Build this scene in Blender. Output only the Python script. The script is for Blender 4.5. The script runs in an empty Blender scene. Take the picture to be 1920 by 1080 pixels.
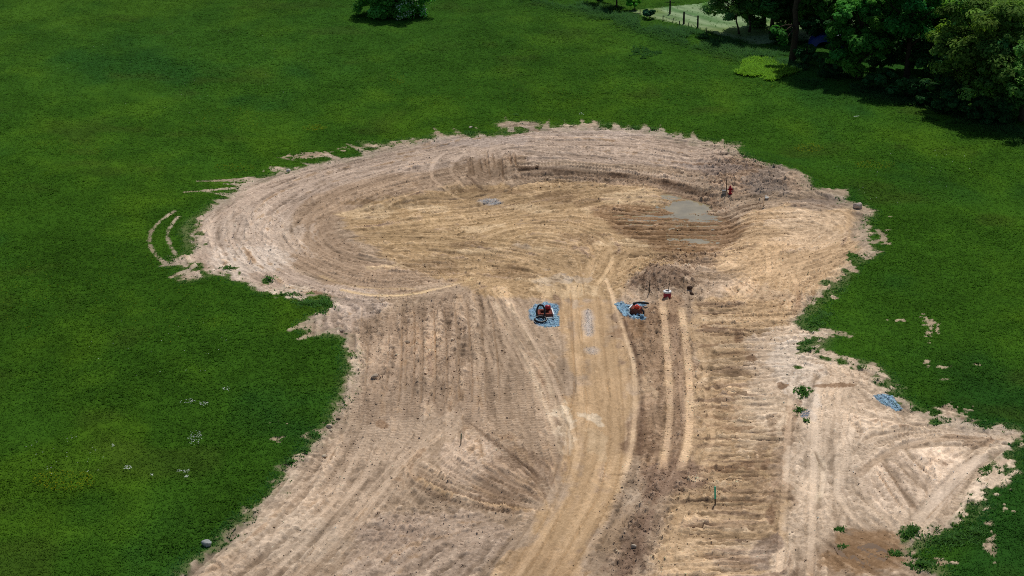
import bpy, math, random
import numpy as np

# ------------------------------------------------------------------ camera, sky, sun
sc = bpy.context.scene
COL = sc.collection
FPX, CAMZ, PITCH = 3700.0, 47.0, math.radians(20.6)      # focal length in pixels of a 1920 wide picture
cam_d = bpy.data.cameras.new('camera'); cam = bpy.data.objects.new('camera', cam_d); COL.objects.link(cam)
cam_d.sensor_width = 36.0; cam_d.lens = FPX / 1920 * 36; cam_d.clip_end = 6000; cam_d.clip_start = 1
cam.location = (0, 0, CAMZ); cam.rotation_euler = (math.radians(90) - PITCH, 0, 0)
sc.camera = cam
SUN_EL, SUN_AZ = math.radians(56), math.radians(17)        # azimuth from +Y towards +X
w = bpy.data.worlds.new('World'); sc.world = w; w.use_nodes = True
nt = w.node_tree
sky = nt.nodes.new('ShaderNodeTexSky'); sky.sky_type = 'NISHITA'; sky.sun_disc = False
sky.sun_elevation = SUN_EL; sky.sun_rotation = SUN_AZ
nt.links.new(sky.outputs[0], nt.nodes['Background'].inputs[0]); nt.nodes['Background'].inputs[1].default_value = 0.08
sd = bpy.data.lights.new('sun', 'SUN'); so = bpy.data.objects.new('sun', sd); COL.objects.link(so)
sd.energy = 3.4; sd.angle = math.radians(0.5); sd.color = (1.0, 0.95, 0.88)
so.rotation_euler = (math.radians(90) - SUN_EL, 0, math.pi - SUN_AZ)
sc.view_settings.view_transform = 'Standard'; sc.view_settings.look = 'None'
sc.view_settings.exposure = -0.10; sc.view_settings.gamma = 1.0
sc.cycles.max_bounces = 6; sc.cycles.diffuse_bounces = 3; sc.cycles.transparent_max_bounces = 6
sc.cycles.use_denoising = False
sc.cycles.pixel_filter_type = 'BLACKMAN_HARRIS'; sc.cycles.filter_width = 1.0

rng = np.random.default_rng(7)
random.seed(7)
CP, SP = math.cos(PITCH), math.sin(PITCH)

# ------------------------------------------------------------------ helpers: projection, noise, blur
def P(px, py, z=0.0):
    """ground point (plane at height z) seen at a pixel of the 1920x1080 photograph"""
    px = np.asarray(px, float); py = np.asarray(py, float)
    v = (540 - py) / FPX
    t = (CAMZ - z) / (SP - v * CP)
    return (px - 960) / FPX * t, (CP + v * SP) * t
def pix(x, y, z):
    dz = z - CAMZ
    f = y * CP - dz * SP; u = y * SP + dz * CP
    return 960 + FPX * x / f, 540 - FPX * u / f

TAB = rng.random((256, 256)).astype(np.float32)
def vnoise(x, y, s=1.0, ox=0.0):
    x = x * s + ox; y = y * s + ox * 1.7
    xi = np.floor(x).astype(np.int64); yi = np.floor(y).astype(np.int64)
    fx = (x - xi).astype(np.float32); fy = (y - yi).astype(np.float32)
    fx = fx * fx * (3 - 2 * fx); fy = fy * fy * (3 - 2 * fy)
    a = TAB[yi & 255, xi & 255]; b = TAB[yi & 255, (xi + 1) & 255]
    c = TAB[(yi + 1) & 255, xi & 255]; d = TAB[(yi + 1) & 255, (xi + 1) & 255]
    return (a + (b - a) * fx) * (1 - fy) + (c + (d - c) * fx) * fy
def fbm(x, y, s, n=4, ox=0.0, g=0.5):
    o = 0; a = 1.0; t = 0
    for k in range(n):
        o = o + a * vnoise(x * 0.8 + y * 0.6, y * 0.8 - x * 0.6, s * 2 ** k, ox + 13.7 * k) if k % 2 else o + a * vnoise(x, y, s * 2 ** k, ox + 13.7 * k)
        t += a; a *= g
    return (o / t - 0.5) * 2          # about -0.7..0.7
def sstep(a, b, x):
    t = np.clip((x - a) / (b - a), 0, 1); return t * t * (3 - 2 * t)
def box1(a, r, ax):
    if r < 1: return a
    pad = [(0, 0), (0, 0)]; pad[ax] = (r + 1, r)
    c = np.cumsum(np.pad(a, pad, mode='edge').astype(np.float64), axis=ax)
    n = a.shape[ax]
    hi = np.take(c, np.arange(2 * r + 1, 2 * r + 1 + n), axis=ax); lo = np.take(c, np.arange(0, n), axis=ax)
    return ((hi - lo) / (2 * r + 1)).astype(np.float32)
def inpoly(x, y, poly):
    x = np.asarray(x); y = np.asarray(y)
    ins = np.zeros(x.shape, bool); n = len(poly)
    for i in range(n):
        x0, y0 = poly[i]; x1, y1 = poly[(i + 1) % n]
        if y0 == y1: continue
        c = ((y0 > y) != (y1 > y))
        ins ^= c & (x < (x1 - x0) * (y - y0) / (y1 - y0) + x0)
    return ins
def lin(c):
    c = np.asarray(c, float) / 255.0
    return np.where(c <= 0.04045, c / 12.92, ((c + 0.055) / 1.055) ** 2.4)

# ------------------------------------------------------------------ the ground grid
FX0, FX1, FY0, FY1 = -31.0, 34.0, 82.0, 172.0
DX, DY = 0.065, 0.085
def axis(f0, f1, d, lo, hi, step, far):
    core = np.arange(f0, f1, d)
    up = [core[-1]]; s = d
    while up[-1] < far[1]:
        s = min(s * 1.25, step) if up[-1] < hi else s * 1.25
        up.append(up[-1] + s)
    dn = [core[0]]; s = d
    while dn[-1] > far[0]:
        s = min(s * 1.25, step) if dn[-1] > lo else s * 1.25
        dn.append(dn[-1] - s)
    return np.concatenate([np.array(dn[1:])[::-1], core, np.array(up[1:])]), len(dn) - 1, len(core)
xs, IX, NX = axis(FX0, FX1, DX, -70, 80, 0.5, (-2500, 2500))
ys, IY, NY = axis(FY0, FY1, DY, 60, 250, 0.5, (-400, 4000))
X, Y = np.meshgrid(xs, ys)                          # [iy, ix]
fx = X[IY:IY + NY, IX:IX + NX]; fy = Y[IY:IY + NY, IX:IX + NX]

def wpoly(pts): return [tuple(float(c) for c in P(a, b)) for a, b in pts]
def smooth_poly(pts, sig_m, cell=0.25):
    """blurred polygon as a world sampler on a coarse grid"""
    gx = np.arange(-32, 40, cell); gy = np.arange(78, 180, cell)
    GX, GY = np.meshgrid(gx, gy)
    m = inpoly(GX, GY, wpoly(pts)).astype(np.float32)
    r = max(1, int(sig_m / cell * 0.9))
    for _ in range(3): m = box1(box1(m, r, 0), r, 1)
    return m
def csample(m, x, y, cell=0.25):
    u = np.clip((x + 32) / cell, 0, m.shape[1] - 1.001); v = np.clip((y - 78) / cell, 0, m.shape[0] - 1.001)
    i = u.astype(int); j = v.astype(int); fu = u - i; fv = v - j
    return (m[j, i] * (1 - fu) + m[j, i + 1] * fu) * (1 - fv) + (m[j + 1, i] * (1 - fu) + m[j + 1, i + 1] * fu) * fv

bowlA = smooth_poly([(905, 322), (960, 316), (1050, 312), (1150, 320), (1250, 336), (1335, 355), (1385, 385), (1392, 420), (1420, 600), (560, 600), (560, 380), (800, 370)], 0.8)
bowlB = smooth_poly([(640, 380), (700, 350), (860, 330), (900, 290), (1450, 290), (1420, 440), (1320, 480), (1150, 500), (950, 520), (820, 515), (700, 470)], 2.2)
mound = smooth_poly([(1345, 285), (1400, 288), (1450, 300), (1500, 322), (1530, 350), (1545, 372), (1480, 368), (1400, 358), (1345, 342), (1325, 310)], 1.2)
ridge = smooth_poly([(700, 290), (860, 250), (1100, 246), (1340, 285), (1330, 330), (1100, 300), (930, 300), (820, 330), (640, 350), (560, 350)], 1.6)
wetlow = smooth_poly([(1170, 405), (1235, 368), (1300, 368), (1345, 405), (1350, 470), (1260, 465)], 1.2)
wet2 = smooth_poly([(1545, 985), (1640, 975), (1720, 1030), (1740, 1090), (1620, 1085), (1560, 1040)], 1.0)
heap = smooth_poly([(1215, 500), (1285, 500), (1300, 530), (1260, 545), (1200, 540)], 1.0)
def base_h(x, y):
    h = 0.35 * fbm(x, y, 1 / 23.0, 2, 5.0) + 0.10 * fbm(x, y, 1 / 7.0, 2, 9.0)
    d = np.hypot(x, y - 120) ; h = h + 3.0 * fbm(x, y, 1 / 300.0, 2, 3.0) * sstep(150, 500, d)
    h = h - 0.62 * csample(bowlA, x, y) * csample(bowlB, x, y)
    h = h + 1.05 * csample(mound, x, y) + 0.28 * csample(ridge, x, y) + 0.75 * csample(heap, x, y)
    h = h - 0.16 * csample(wetlow, x, y) - 0.12 * csample(wet2, x, y)
    return h
def G(px, py):
    """world point on the ground surface seen at a pixel"""
    z = 0.0
    for _ in range(6):
        x, y = P(px, py, z); z = base_h(x, y)
    return x, y, z
def G3(px, py):
    x, y, z = G(px, py); return float(x), float(y), float(z)

H = base_h(X, Y).astype(np.float64)
PXf, PYf = pix(fx, fy, H[IY:IY + NY, IX:IX + NX])     # authoring coordinates of every fine vertex
ppm = FPX / (fy * CP + (CAMZ) * SP)                     # pixels per metre across
wob1 = fbm(fx, fy, 1 / 1.6, 4, 21.0, 0.6); wob2 = fbm(fx, fy, 1 / 1.6, 4, 57.0, 0.6)
WX = PXf + wob1 * ppm * 0.55; WY = PYf + wob2 * ppm * 0.16
wobL1 = fbm(fx, fy, 1 / 4.0, 4, 31.0, 0.6); wobL2 = fbm(fx, fy, 1 / 4.0, 4, 77.0, 0.6)
BX = PXf + wobL1 * ppm * 1.6; BY = PYf + wobL2 * ppm * 0.6

CLEAR = [(347,437),(345,425),(362,412),(379,404),(398,388),(415,378),(432,362),(444,351),(465,339),(507,330),(560,316),(600,306),(649,296),(690,292),(700,282),
(678,270),(660,262),(705,272),(722,284),(736,279),(720,262),(742,266),(760,272),(782,270),(770,262),(760,256),(801,264),(816,258),(806,246),(826,252),(840,259),(858,252),(850,243),(873,256),
(884,246),(908,255),(938,246),(935,232),(950,226),(973,229),(1000,228),(1021,233),(1038,241),(1059,231),(1080,236),(1095,232),(1108,234),(1116,227),(1124,236),(1130,241),(1142,236),(1151,228),(1157,238),
(1168,239),(1178,233),(1184,244),(1198,240),(1208,233),(1215,243),(1224,245),(1237,235),(1240,248),(1246,256),(1262,252),(1277,246),(1275,260),(1286,260),(1298,247),(1302,264),(1328,262),(1332,269),(1354,264),
(1350,276),(1362,272),(1384,264),(1376,287),(1406,294),(1447,306),(1489,318),(1510,331),(1520,350),(1533,357),(1549,354),(1590,360),(1580,372),(1603,386),(1632,396),(1621,414),(1629,443),(1639,479),(1603,495),
(1585,520),(1560,545),(1538,560),(1522,585),(1500,600),(1520,612),(1565,618),(1568,626),(1530,640),(1540,655),(1555,667),(1613,680),(1649,693),(1667,722),(1690,742),(1711,764),(1764,778),(1818,798),(1902,795),(1911,835),(1880,853),
(1893,889),(1853,911),(1827,947),(1850,966),(1800,985),(1733,1016),(1711,1042),(1769,1068),(1800,1120),(315,1120),(328,1084),(340,1070),(373,1044),(411,1024),(429,994),(458,979),(458,953),(497,941),(512,923),(536,896),(547,864),
(574,846),(592,815),(630,793),(636,773),(642,746),(657,713),(650,666),(647,629),(601,626),(560,636),(590,618),(607,607),(541,620),(583,600),(607,586),(618,566),(580,560),(545,556),(509,547),(488,550),(458,530),(420,512),(390,518),(345,530),(330,516),(355,496),(308,500),(335,484),(355,467)]
cm = inpoly(WX, WY, CLEAR)
# islands: grass inside the clearing, bare soil inside the meadow (px, py, rx, ry, 1 grass / 0 soil, how solid)
ISL = [(1505,735,9,9,1,.42),(1497,770,8,7,1,.3),(1528,640,20,8,1,.5),(1525,605,22,14,1,.55),(1545,590,24,18,1,.6),(1560,575,18,10,1,.7),(1575,545,14,8,1,.5),(1612,485,20,10,1,.4),
(1515,655,16,9,1,.4),(1500,690,10,6,1,.4),(1605,690,14,5,1,.4),(1708,998,14,16,1,.5),(1575,992,8,7,1,.35),(1580,1025,8,5,1,.3),(1678,1035,14,7,1,.4),(1780,1015,46,24,1,.85),(1815,1000,30,22,1,.85),(1730,1060,30,12,1,.6),(1830,960,14,12,1,.7),(1845,1010,20,26,0,.5),
(1760,1050,26,14,0,.5),(1820,1050,20,20,1,.6),(1850,870,20,16,1,.35),(1840,890,12,10,1,.4),
(575,570,30,10,1,.75),(600,568,14,12,1,.7),(505,526,10,6,1,.7),(426,502,18,6,1,.5),(375,500,20,8,1,.6),(362,402,14,8,1,.8),(360,415,12,5,1,.7),(330,470,10,6,1,.6),(352,425,18,8,1,.8),(335,450,22,14,1,.8),(300,440,16,30,1,.9),
(930,248,40,6,1,.7),(970,243,16,5,1,.6),(1010,240,12,4,1,.5),(1140,238,8,5,1,.5),(880,250,9,5,1,.7),
(560,296,60,8,0,0.33),(520,318,30,6,0,0.31),(640,282,30,6,0,0.33),(600,292,30,6,0,0.35),(440,340,30,5,0,0.27),(390,356,20,3,0,0.27),(968,215,12,4,0,0.23),(1080,218,10,3,0,0.23),
(1567,362,24,9,0,0.39),(1665,430,10,14,0,0.31),(1670,405,16,5,0,0.23),(1655,455,20,7,0,0.39),(1730,600,20,12,0,0.35),(1745,630,8,26,0,0.31),(1760,615,5,14,0,0.43),(1775,690,24,5,0,0.39),(1745,680,12,9,0,0.39),(1838,686,18,4,0,0.39),(1685,600,14,4,0,0.31),(1770,710,16,4,0,0.39),(1700,725,30,8,0,0.23),(1800,770,40,14,0,0.35),
(1780,760,14,12,0,0.39),(520,822,16,8,0,0.43),(515,790,20,5,0,0.27),(560,815,40,6,0,0.27),(1860,900,20,14,0,0.23),(1880,940,30,40,0,0.20),(1850,1040,30,30,0,0.35)]
ri = np.random.default_rng(77)
BL = [(1632,455),(1615,480),(1585,515),(1560,550),(1530,590),(1522,640),(1570,678),(1640,702),(1700,760),(1780,790),(1890,805)]
BL2 = [(1900,860),(1870,900),(1835,940),(1850,985),(1790,1000),(1740,1030),(1770,1070)]
for ln_, cnt in ((BL, 120), (BL2, 60), ([(510,540),(560,560),(610,575),(600,600)], 26), ([(350,430),(350,480),(400,510),(450,525)], 26)):
    for k in range(cnt):
        u_ = ri.uniform(0, len(ln_) - 1.001); i_ = int(u_); f_ = u_ - i_; g_ = int(ri.random() < .6)
        ISL.append((ln_[i_][0] * (1 - f_) + ln_[i_ + 1][0] * f_ + ri.normal(0, 13), ln_[i_][1] * (1 - f_) + ln_[i_ + 1][1] * f_ + ri.normal(0, 7), ri.uniform(3, 11), ri.uniform(1.8, 5), g_, ri.uniform(.25, .6)))
soil = cm.astype(np.float32)
soft = box1(box1(box1(box1(soil, 4, 0), 6, 1), 3, 0), 4, 1)
grain = fbm(fx, fy, 1 / 0.5, 3, 91.0, 0.7)
s8 = box1(box1(box1(box1(soil, 8, 0), 11, 1), 8, 0), 11, 1); S = .5 * soft + .5 * s8
for (a, b, rx, ry, g, k) in ISL:
    q = np.exp(-(((BX * .5 + PXf * .5 - a) / rx) ** 2 + ((BY * .5 + PYf * .5 - b) / ry) ** 2))
    S = S + (q * k * 1.6 if g == 0 else -q * k * 1.6)
S = np.clip(S, -0.25, 1.25) + grain * 0.5 + .35 * fbm(fx, fy, 1 / 1.4, 3, 12.0, .65) * (1 - np.abs(s8 - .5) * 1.4)
scrub = np.clip(1 - np.abs(s8 - .55) * 2.1, 0, 1) * (.25 + .75 * sstep(1440, 1500, PXf) * sstep(400, 500, PYf) + .5 * np.exp(-((PXf - 580) / 60) ** 2 - ((PYf - 560) / 25) ** 2) + .5 * sstep(520, 400, PXf) * 0)
S = S + scrub * 1.9 * fbm(fx, fy * .7, 1 / 1.1, 4, 71.0, .7)
# fringe: a ragged band on either side of the edge
wide = box1(box1(soil, 14, 0), 18, 1)
S = np.where(soft > 0.98, np.maximum(S, 0.2 + soft * .0 + (S - 0.2)), S)

# ------------------------------------------------------------------ direction of travel (from wheel marks seen in the photograph)
GUIDES = [
 [(880,262),(780,285),(690,305),(590,330),(500,370),(455,410),(450,450),(490,500),(560,535),(650,552),(760,552),(880,530)],
 [(860,300),(760,320),(660,345),(590,375),(550,410),(545,450),(590,490),(670,515),(780,520),(860,515)],
 [(1400,285),(1250,268),(1100,258),(960,262),(860,285),(760,300)],[(960,312),(1060,316),(1160,326),(1260,340),(1350,350)],[(980,285),(1100,290),(1240,305),(1350,318)],
 [(650,420),(760,410),(880,400),(1000,385),(1100,370),(1200,365)],[(660,450),(760,440),(850,450),(950,470),(1050,480)],[(700,480),(800,500),(900,505),(1000,520)],
 [(1150,395),(1250,412),(1330,415),(1400,400),(1500,375),(1590,385)],[(1160,440),(1260,435),(1340,432),(1420,410)],[(1340,520),(1450,515),(1540,495),(1600,455),(1600,420),(1540,395),(1450,400)],
 [(1160,480),(1260,470),(1350,465),(1450,470),(1530,460)],[(905,445),(935,428),(990,420),(1050,420),(1110,435),(1145,460),(1150,490),(1125,520),(1110,560)],
 [(1050,500),(1085,560),(1105,640),(1118,740),(1125,830),(1105,920),(1060,1000),(1000,1090)],[(1150,560),(1170,640),(1190,720),(1190,820),(1170,900),(1130,990),(1080,1090)],[(1070,560),(1075,640),(1078,740),(1075,830),(1060,920),(990,1010),(940,1090)],
 [(925,560),(955,610),(990,660),(1010,720),(1035,780),(1060,840)],[(950,560),(990,620),(1025,680),(1045,740)],[(900,560),(900,660),(905,760),(910,860)],[(700,590),(695,680),(690,780)],[(780,570),(785,680),(790,780)],[(850,580),(855,680),(855,780)],
 [(860,775),(800,830),(740,880),(690,930),(640,1000)],[(690,790),(670,850),(650,900),(600,960),(520,1040),(460,1090)],[(780,890),(840,925),(920,945),(1000,955)],[(830,860),(880,900),(940,930),(1010,950)],[(860,1000),(800,1040),(740,1090)],
 [(870,780),(930,830),(980,870),(1030,920)],[(700,980),(780,990),(860,1000)],
 [(1243,560),(1250,640),(1256,720),(1256,800),(1243,880)],[(1283,580),(1288,660),(1293,740),(1293,820),(1280,880)],
 [(1310,590),(1400,592),(1490,585)],[(1310,640),(1400,645),(1490,640)],[(1310,700),(1400,696),(1490,690)],[(1310,760),(1400,765),(1480,760)],[(1310,830),(1390,825),(1470,815)],[(1310,880),(1400,880),(1470,880)],[(1330,950),(1400,945),(1480,950)],[(1250,1020),(1350,1015),(1450,1020)],[(1230,1070),(1350,1072),(1450,1070)],
 [(1240,640),(1200,670),(1170,690)],[(1235,720),(1200,740)],[(1230,1000),(1220,1040),(1200,1080)],
 [(1535,710),(1510,790),(1503,870),(1500,960),(1490,1080)],[(1570,720),(1545,800),(1545,900),(1540,960)],[(1560,760),(1640,790),(1740,800),(1850,820)],[(1600,870),(1660,830),(1740,815),(1860,830)],
 [(1655,865),(1690,910),(1720,960)],[(1680,850),(1730,890),(1750,920)],[(1850,840),(1800,890),(1740,950),(1720,975)],[(1560,700),(1640,710),(1700,760)],[(1600,930),(1620,970),(1660,980)],[(1560,1010),(1640,1040),(1700,1070)],
 [(1440,470),(1440,520),(1430,560)],[(1560,520),(1540,560),(1500,590)],[(920,285),(928,310),(925,338)],[(890,285),(895,310),(890,335)],
]
CG = 0.5
cgx = np.arange(-32, 40, CG); cgy = np.arange(78, 180, CG); CX, CY = np.meshgrid(cgx, cgy)
c2 = np.zeros_like(CX); s2 = np.zeros_like(CX)
def wline(pts, step=0.5):
    w_ = np.array([G3(a, b)[:2] for a, b in pts]); 
    d = np.r_[0, np.cumsum(np.hypot(*np.diff(w_, axis=0).T))]
    n = max(3, int(d[-1] / step)); t = np.linspace(0, d[-1], n)
    # smooth (Catmull-like by blurring the resampled line)
    q = np.c_[np.interp(t, d, w_[:, 0]), np.interp(t, d, w_[:, 1])]
    k = max(1, int(1.6 / step))
    for _ in range(2):
        qp = np.pad(q, ((k, k), (0, 0)), mode='reflect', reflect_type='odd')
        q = np.stack([np.convolve(qp[:, c], np.ones(2 * k + 1) / (2 * k + 1), 'valid') for c in (0, 1)], 1)
    return q
WG = [wline(g) for g in GUIDES]
for q in WG:
    tv = np.gradient(q, axis=0); th = np.arctan2(tv[:, 1], tv[:, 0])
    for (x0, y0), a in zip(q[::2], th[::2]):
        wgt = 1.0 / ((CX - x0) ** 2 + (CY - y0) ** 2 + 0.6) ** 2
        c2 += wgt * math.cos(2 * a); s2 += wgt * math.sin(2 * a)
TH = np.arctan2(s2, c2) / 2
def theta_at(x, y):
    i = np.clip(((x + 32) / CG).astype(int), 0, TH.shape[1] - 1); j = np.clip(((y - 78) / CG).astype(int), 0, TH.shape[0] - 1)
    return TH[j, i]
cc = c2 / np.hypot(c2, s2); ss_ = s2 / np.hypot(c2, s2)
TFIN = 0.5 * np.arctan2(csample(ss_, fx, fy, CG), csample(cc, fx, fy, CG)).astype(np.float32)
VXF, VYF = np.cos(TFIN), np.sin(TFIN)
def LIC(nz, steps, stp):
    out = nz.copy()
    gi0, gj0 = np.meshgrid(np.arange(NX, dtype=np.float32), np.arange(NY, dtype=np.float32))
    for sgn in (1, -1):
        gi = gi0.copy(); gj = gj0.copy(); pvx = VXF * sgn; pvy = VYF * sgn
        for k in range(steps):
            gi += pvx * (stp / DX); gj += pvy * (stp / DY)
            ii = np.clip(gi, 0, NX - 1).astype(np.int32); jj = np.clip(gj, 0, NY - 1).astype(np.int32)
            out += nz[jj, ii]
            vx = VXF[jj, ii]; vy = VYF[jj, ii]; f = np.where(vx * pvx + vy * pvy < 0, -1, 1).astype(np.float32)
            pvx = vx * f; pvy = vy * f
    out /= (2 * steps + 1); out -= out.mean()
    return (out / out.std()).astype(np.float32)
wn = rng.standard_normal((NY, NX)).astype(np.float32)
lic_f = LIC(box1(box1(wn, 1, 0), 1, 1), 14, 0.10)
wn2 = rng.standard_normal((NY, NX)).astype(np.float32)
lic_m = LIC(box1(box1(box1(box1(wn2, 2, 0), 3, 1), 2, 0), 2, 1), 18, 0.16)
lic_l = LIC(box1(box1(box1(box1(wn, 5, 0), 7, 1), 4, 0), 5, 1), 16, 0.34)

# ------------------------------------------------------------------ soil colour zones (picture-like sRGB numbers; shade of the far bank painted in)
n1z = fbm(fx, fy, 1 / 0.7, 4, 3.0, 0.65)
base = np.zeros((NY, NX, 3), np.float32); base[:] = lin((172, 150, 124))
def zone(poly_or_blob, rgb, k=1.0, soft_px=None, warp=1.0):
    x = PXf * (1 - warp) + BX * warp; y = PYf * (1 - warp) + BY * warp
    if len(poly_or_blob) == 4 and not isinstance(poly_or_blob[0], tuple):
        a, b, rx, ry = poly_or_blob
        q = ((x - a) / rx) ** 2 + ((y - b) / ry) ** 2
        rg = .42 * warp
        m = sstep(-.12, .42, 1 - q * .8 + rg * (1.5 * n1z + .42 * lic_m + .22 * lic_l))
    else:
        m = inpoly(x, y, poly_or_blob).astype(np.float32); m = box1(box1(box1(box1(m, 7, 0), 9, 1), 5, 0), 7, 1); m = sstep(.2, .8, m + .16 * lic_m * warp + .3 * n1z)
    m = (m * k)[..., None].astype(np.float32)
    base[:] = base * (1 - m) + lin(rgb).astype(np.float32) * m
zone([(300,380),(500,320),(650,290),(900,240),(1300,250),(1420,300),(1340,330),(1150,305),(930,300),(760,330),(600,370),(520,420),(520,480),(620,540),(700,570),(640,640),(500,560),(380,530),(300,500)], (184,164,144), .9)
zone([(550,380),(700,330),(900,300),(960,330),(900,350),(700,380),(640,420),(700,480),(840,520),(760,550),(620,540),(540,480)], (160,136,110), .85)
zone((470,450,110,50), (190,172,152), .7); zone((470,490,80,30), (206,192,174), .6); zone((650,560,60,30), (184,166,148), .7); zone((560,545,40,16), (200,184,160), .6)
zone((1100,245,160,10),(180,165,150),.6); zone((880,235+25,120,10),(172,158,146),.6)
zone([(640,600),(900,545),(930,560),(1000,660),(1060,800),(1060,900),(1000,900),(860,780),(660,800),(650,700)], (158,136,112), .9)
zone([(860,560),(960,570),(1050,760),(1050,860),(930,860),(900,700)], (164,142,116), .6)
zone([(660,790),(860,770),(700,940),(640,1010),(560,1090),(320,1100),(450,960),(560,860)], (186,164,138), .8)
zone((560,1010,90,50), (194,176,152), .5); zone((870,860,60,40), (192,170,146), .7); zone([(700,960),(900,950),(960,1000),(900,1090),(640,1090)], (176,156,136), .6)
zone((960,900,60,60), (140,116,92), .8); zone((740,1000,60,30), (150,130,112), .5)
zone([(640,400),(760,370),(880,350),(1050,335),(1220,350),(1300,380),(1340,480),(1200,500),(1160,560),(900,560),(850,520),(730,480)], (176,148,108), .95)
zone((760,400,90,22),(186,156,112),.6); zone((850,440,150,36), (178,150,108), .6)
for (a,b,rx,ry) in [(700,400,50,12),(790,392,60,7),(900,425,30,6),(1000,395,40,6),(1190,375,50,14),(1140,400,40,6),(1020,470,40,8),(900,470,50,6),(760,500,60,5),(1180,450,50,6),(1230,460,30,5),(1060,540,60,14),(1000,520,50,8)]:
    zone((a,b,rx,ry),(206,180,140),.75)
for (a,b,rx,ry) in [(960,512,30,12),(820,500,50,9),(1050,370,40,8),(680,380,40,6),(1090,440,40,8),(880,455,40,6),(1110,385,26,9),(930,360,60,5)]:
    zone((a,b,rx,ry),(138,112,80),.75)
zone([(1055,560),(1150,560),(1190,700),(1195,830),(1160,920),(1060,1090),(930,1090),(1040,920),(1075,800),(1075,650)], (186,156,116), .95)
zone((1010,1060,70,40),(180,150,112),.7); zone((1085,775,20,26),(208,192,164),.7,warp=1.6); zone((1078,810,16,30),(206,188,160),.6,warp=1.6); zone((1128,788,14,16),(210,194,166),.7,warp=1.6); zone((1122,840,20,26),(196,172,136),.5,warp=1.4)
zone([(1170,600),(1240,560),(1300,560),(1300,880),(1220,900),(1180,860),(1200,720)], (160,132,102), .8)
zone((1215,730,22,30),(196,170,136),.7); zone((1215,780,24,40),(180,152,122),.7)
zone([(1300,560),(1500,560),(1480,700),(1490,820),(1470,1090),(1240,1090),(1260,960),(1300,880)], (186,158,120), .9)
zone([(1380,400),(1500,380),(1600,400),(1620,470),(1540,560),(1420,540),(1330,500),(1370,450)], (198,168,128), .9)
zone((1520,430,70,40),(210,184,150),.7); zone((1420,470,60,20),(196,166,126),.7); zone((1440,560,80,50),(192,162,122),.5)
zone([(1400,640),(1520,590),(1560,650),(1700,740),(1900,800),(1890,900),(1830,960),(1720,1010),(1560,980),(1490,1090),(1440,1090),(1470,960),(1480,860),(1400,780)], (206,184,156), .95)
zone((1420,790,60,60),(204,182,152),.6); zone((1390,1040,50,30),(202,180,152),.6); zone((1500,700,40,70),(214,200,180),.6); zone((1700,900,110,60),(208,186,160),.8); zone((1850,800,60,20),(188,172,152),.6); zone((1560,860,60,80),(210,190,164),.6)
zone((1640,1030,90,46),(160,130,96),.95); zone((1640,1040,60,30),(140,112,80),.7); zone((1830,830,50,8),(150,126,100),.8); zone((1475,850,14,120),(160,134,106),.6); zone((1435,900,12,110),(150,124,96),.6); zone((1430,1030,24,40),(128,110,96),.7)
zone((1400,320,80,34),(164,138,112),.9); zone((1440,335,50,26),(150,136,122),.7); zone((1500,340,40,14),(190,162,132),.7); zone((1340,310,50,12),(150,138,130),.5); zone((1360,360,50,10),(160,136,110),.6); zone((1540,380,50,12),(150,134,120),.6)
zone([(940,322),(1050,316),(1170,328),(1260,340),(1350,370),(1370,400),(1340,392),(1240,355),(1150,345),(1040,332),(960,334)],(140,114,90),.7)  # shade on the near-facing cut bank, painted into the soil colour
zone((920,310,60,22),(142,120,96),.8); zone((1150,330,200,10),(150,128,104),.5)  # the long thin blob adds to the bank's painted shade
zone([(1110,395),(1200,385),(1330,400),(1400,420),(1370,455),(1340,475),(1240,470),(1180,440),(1130,420)],(140,110,78),.85)
zone([(1230,470),(1330,475),(1390,470),(1340,500),(1240,485)],(120,96,72),.7)
zone((1245,520,60,26),(124,102,82),.95); zone((1300,535,30,10),(124,102,80),.8); zone((1350,515,40,8),(140,118,92),.7); zone((1220,600,50,14),(132,106,80),.8); zone((1165,590,16,18),(122,100,80),.8); zone((1195,620,40,20),(146,116,84),.7)
zone([(1210,880),(1300,860),(1340,900),(1350,925),(1260,930),(1240,960),(1230,1010),(1190,1090),(1110,1090),(1170,1010),(1200,940)],(132,108,88),.9)
zone((1150,1000,30,40),(176,150,118),.6); zone((1175,935,24,22),(192,172,146),.7)
zone((1215,820,30,40),(130,104,80),.7)
for (a,b,rx,ry) in [(1413,672,12,6),(1390,630,10,14),(1368,880,30,7),(1410,870,14,9),(1443,870,8,10),(1440,965,9,16),(1470,720,14,5),(1565,718,40,5),(709,793,12,10),(1340,610,30,5)]:
    zone((a,b,rx,ry),(140,112,84),.9,warp=.4)
for bp in ([(994,580),(1003,570),(1020,568),(1035,567),(1047,571),(1047,585),(1042,590),(1047,596),(1047,610),(1030,612),(1010,611),(1003,603),(993,596)],[(1153,567),(1165,565),(1172,571),(1182,574),(1192,570),(1208,568),(1212,572),(1196,577),(1178,580),(1180,587),(1192,591),(1206,589),(1212,594),(1206,599),(1190,598),(1173,592),(1162,580)],[(1636,741),(1655,738),(1672,742),(1678,755),(1692,764),(1680,768),(1655,756)]):
    mb = inpoly(PXf + 2 * n1z, PYf + n1z, bp).astype(np.float32); mb = (box1(box1(mb, 1, 0), 1, 1) * .9)[..., None]; base[:] = base * (1 - mb) + lin((122, 158, 182)).astype(np.float32) * mb
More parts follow.
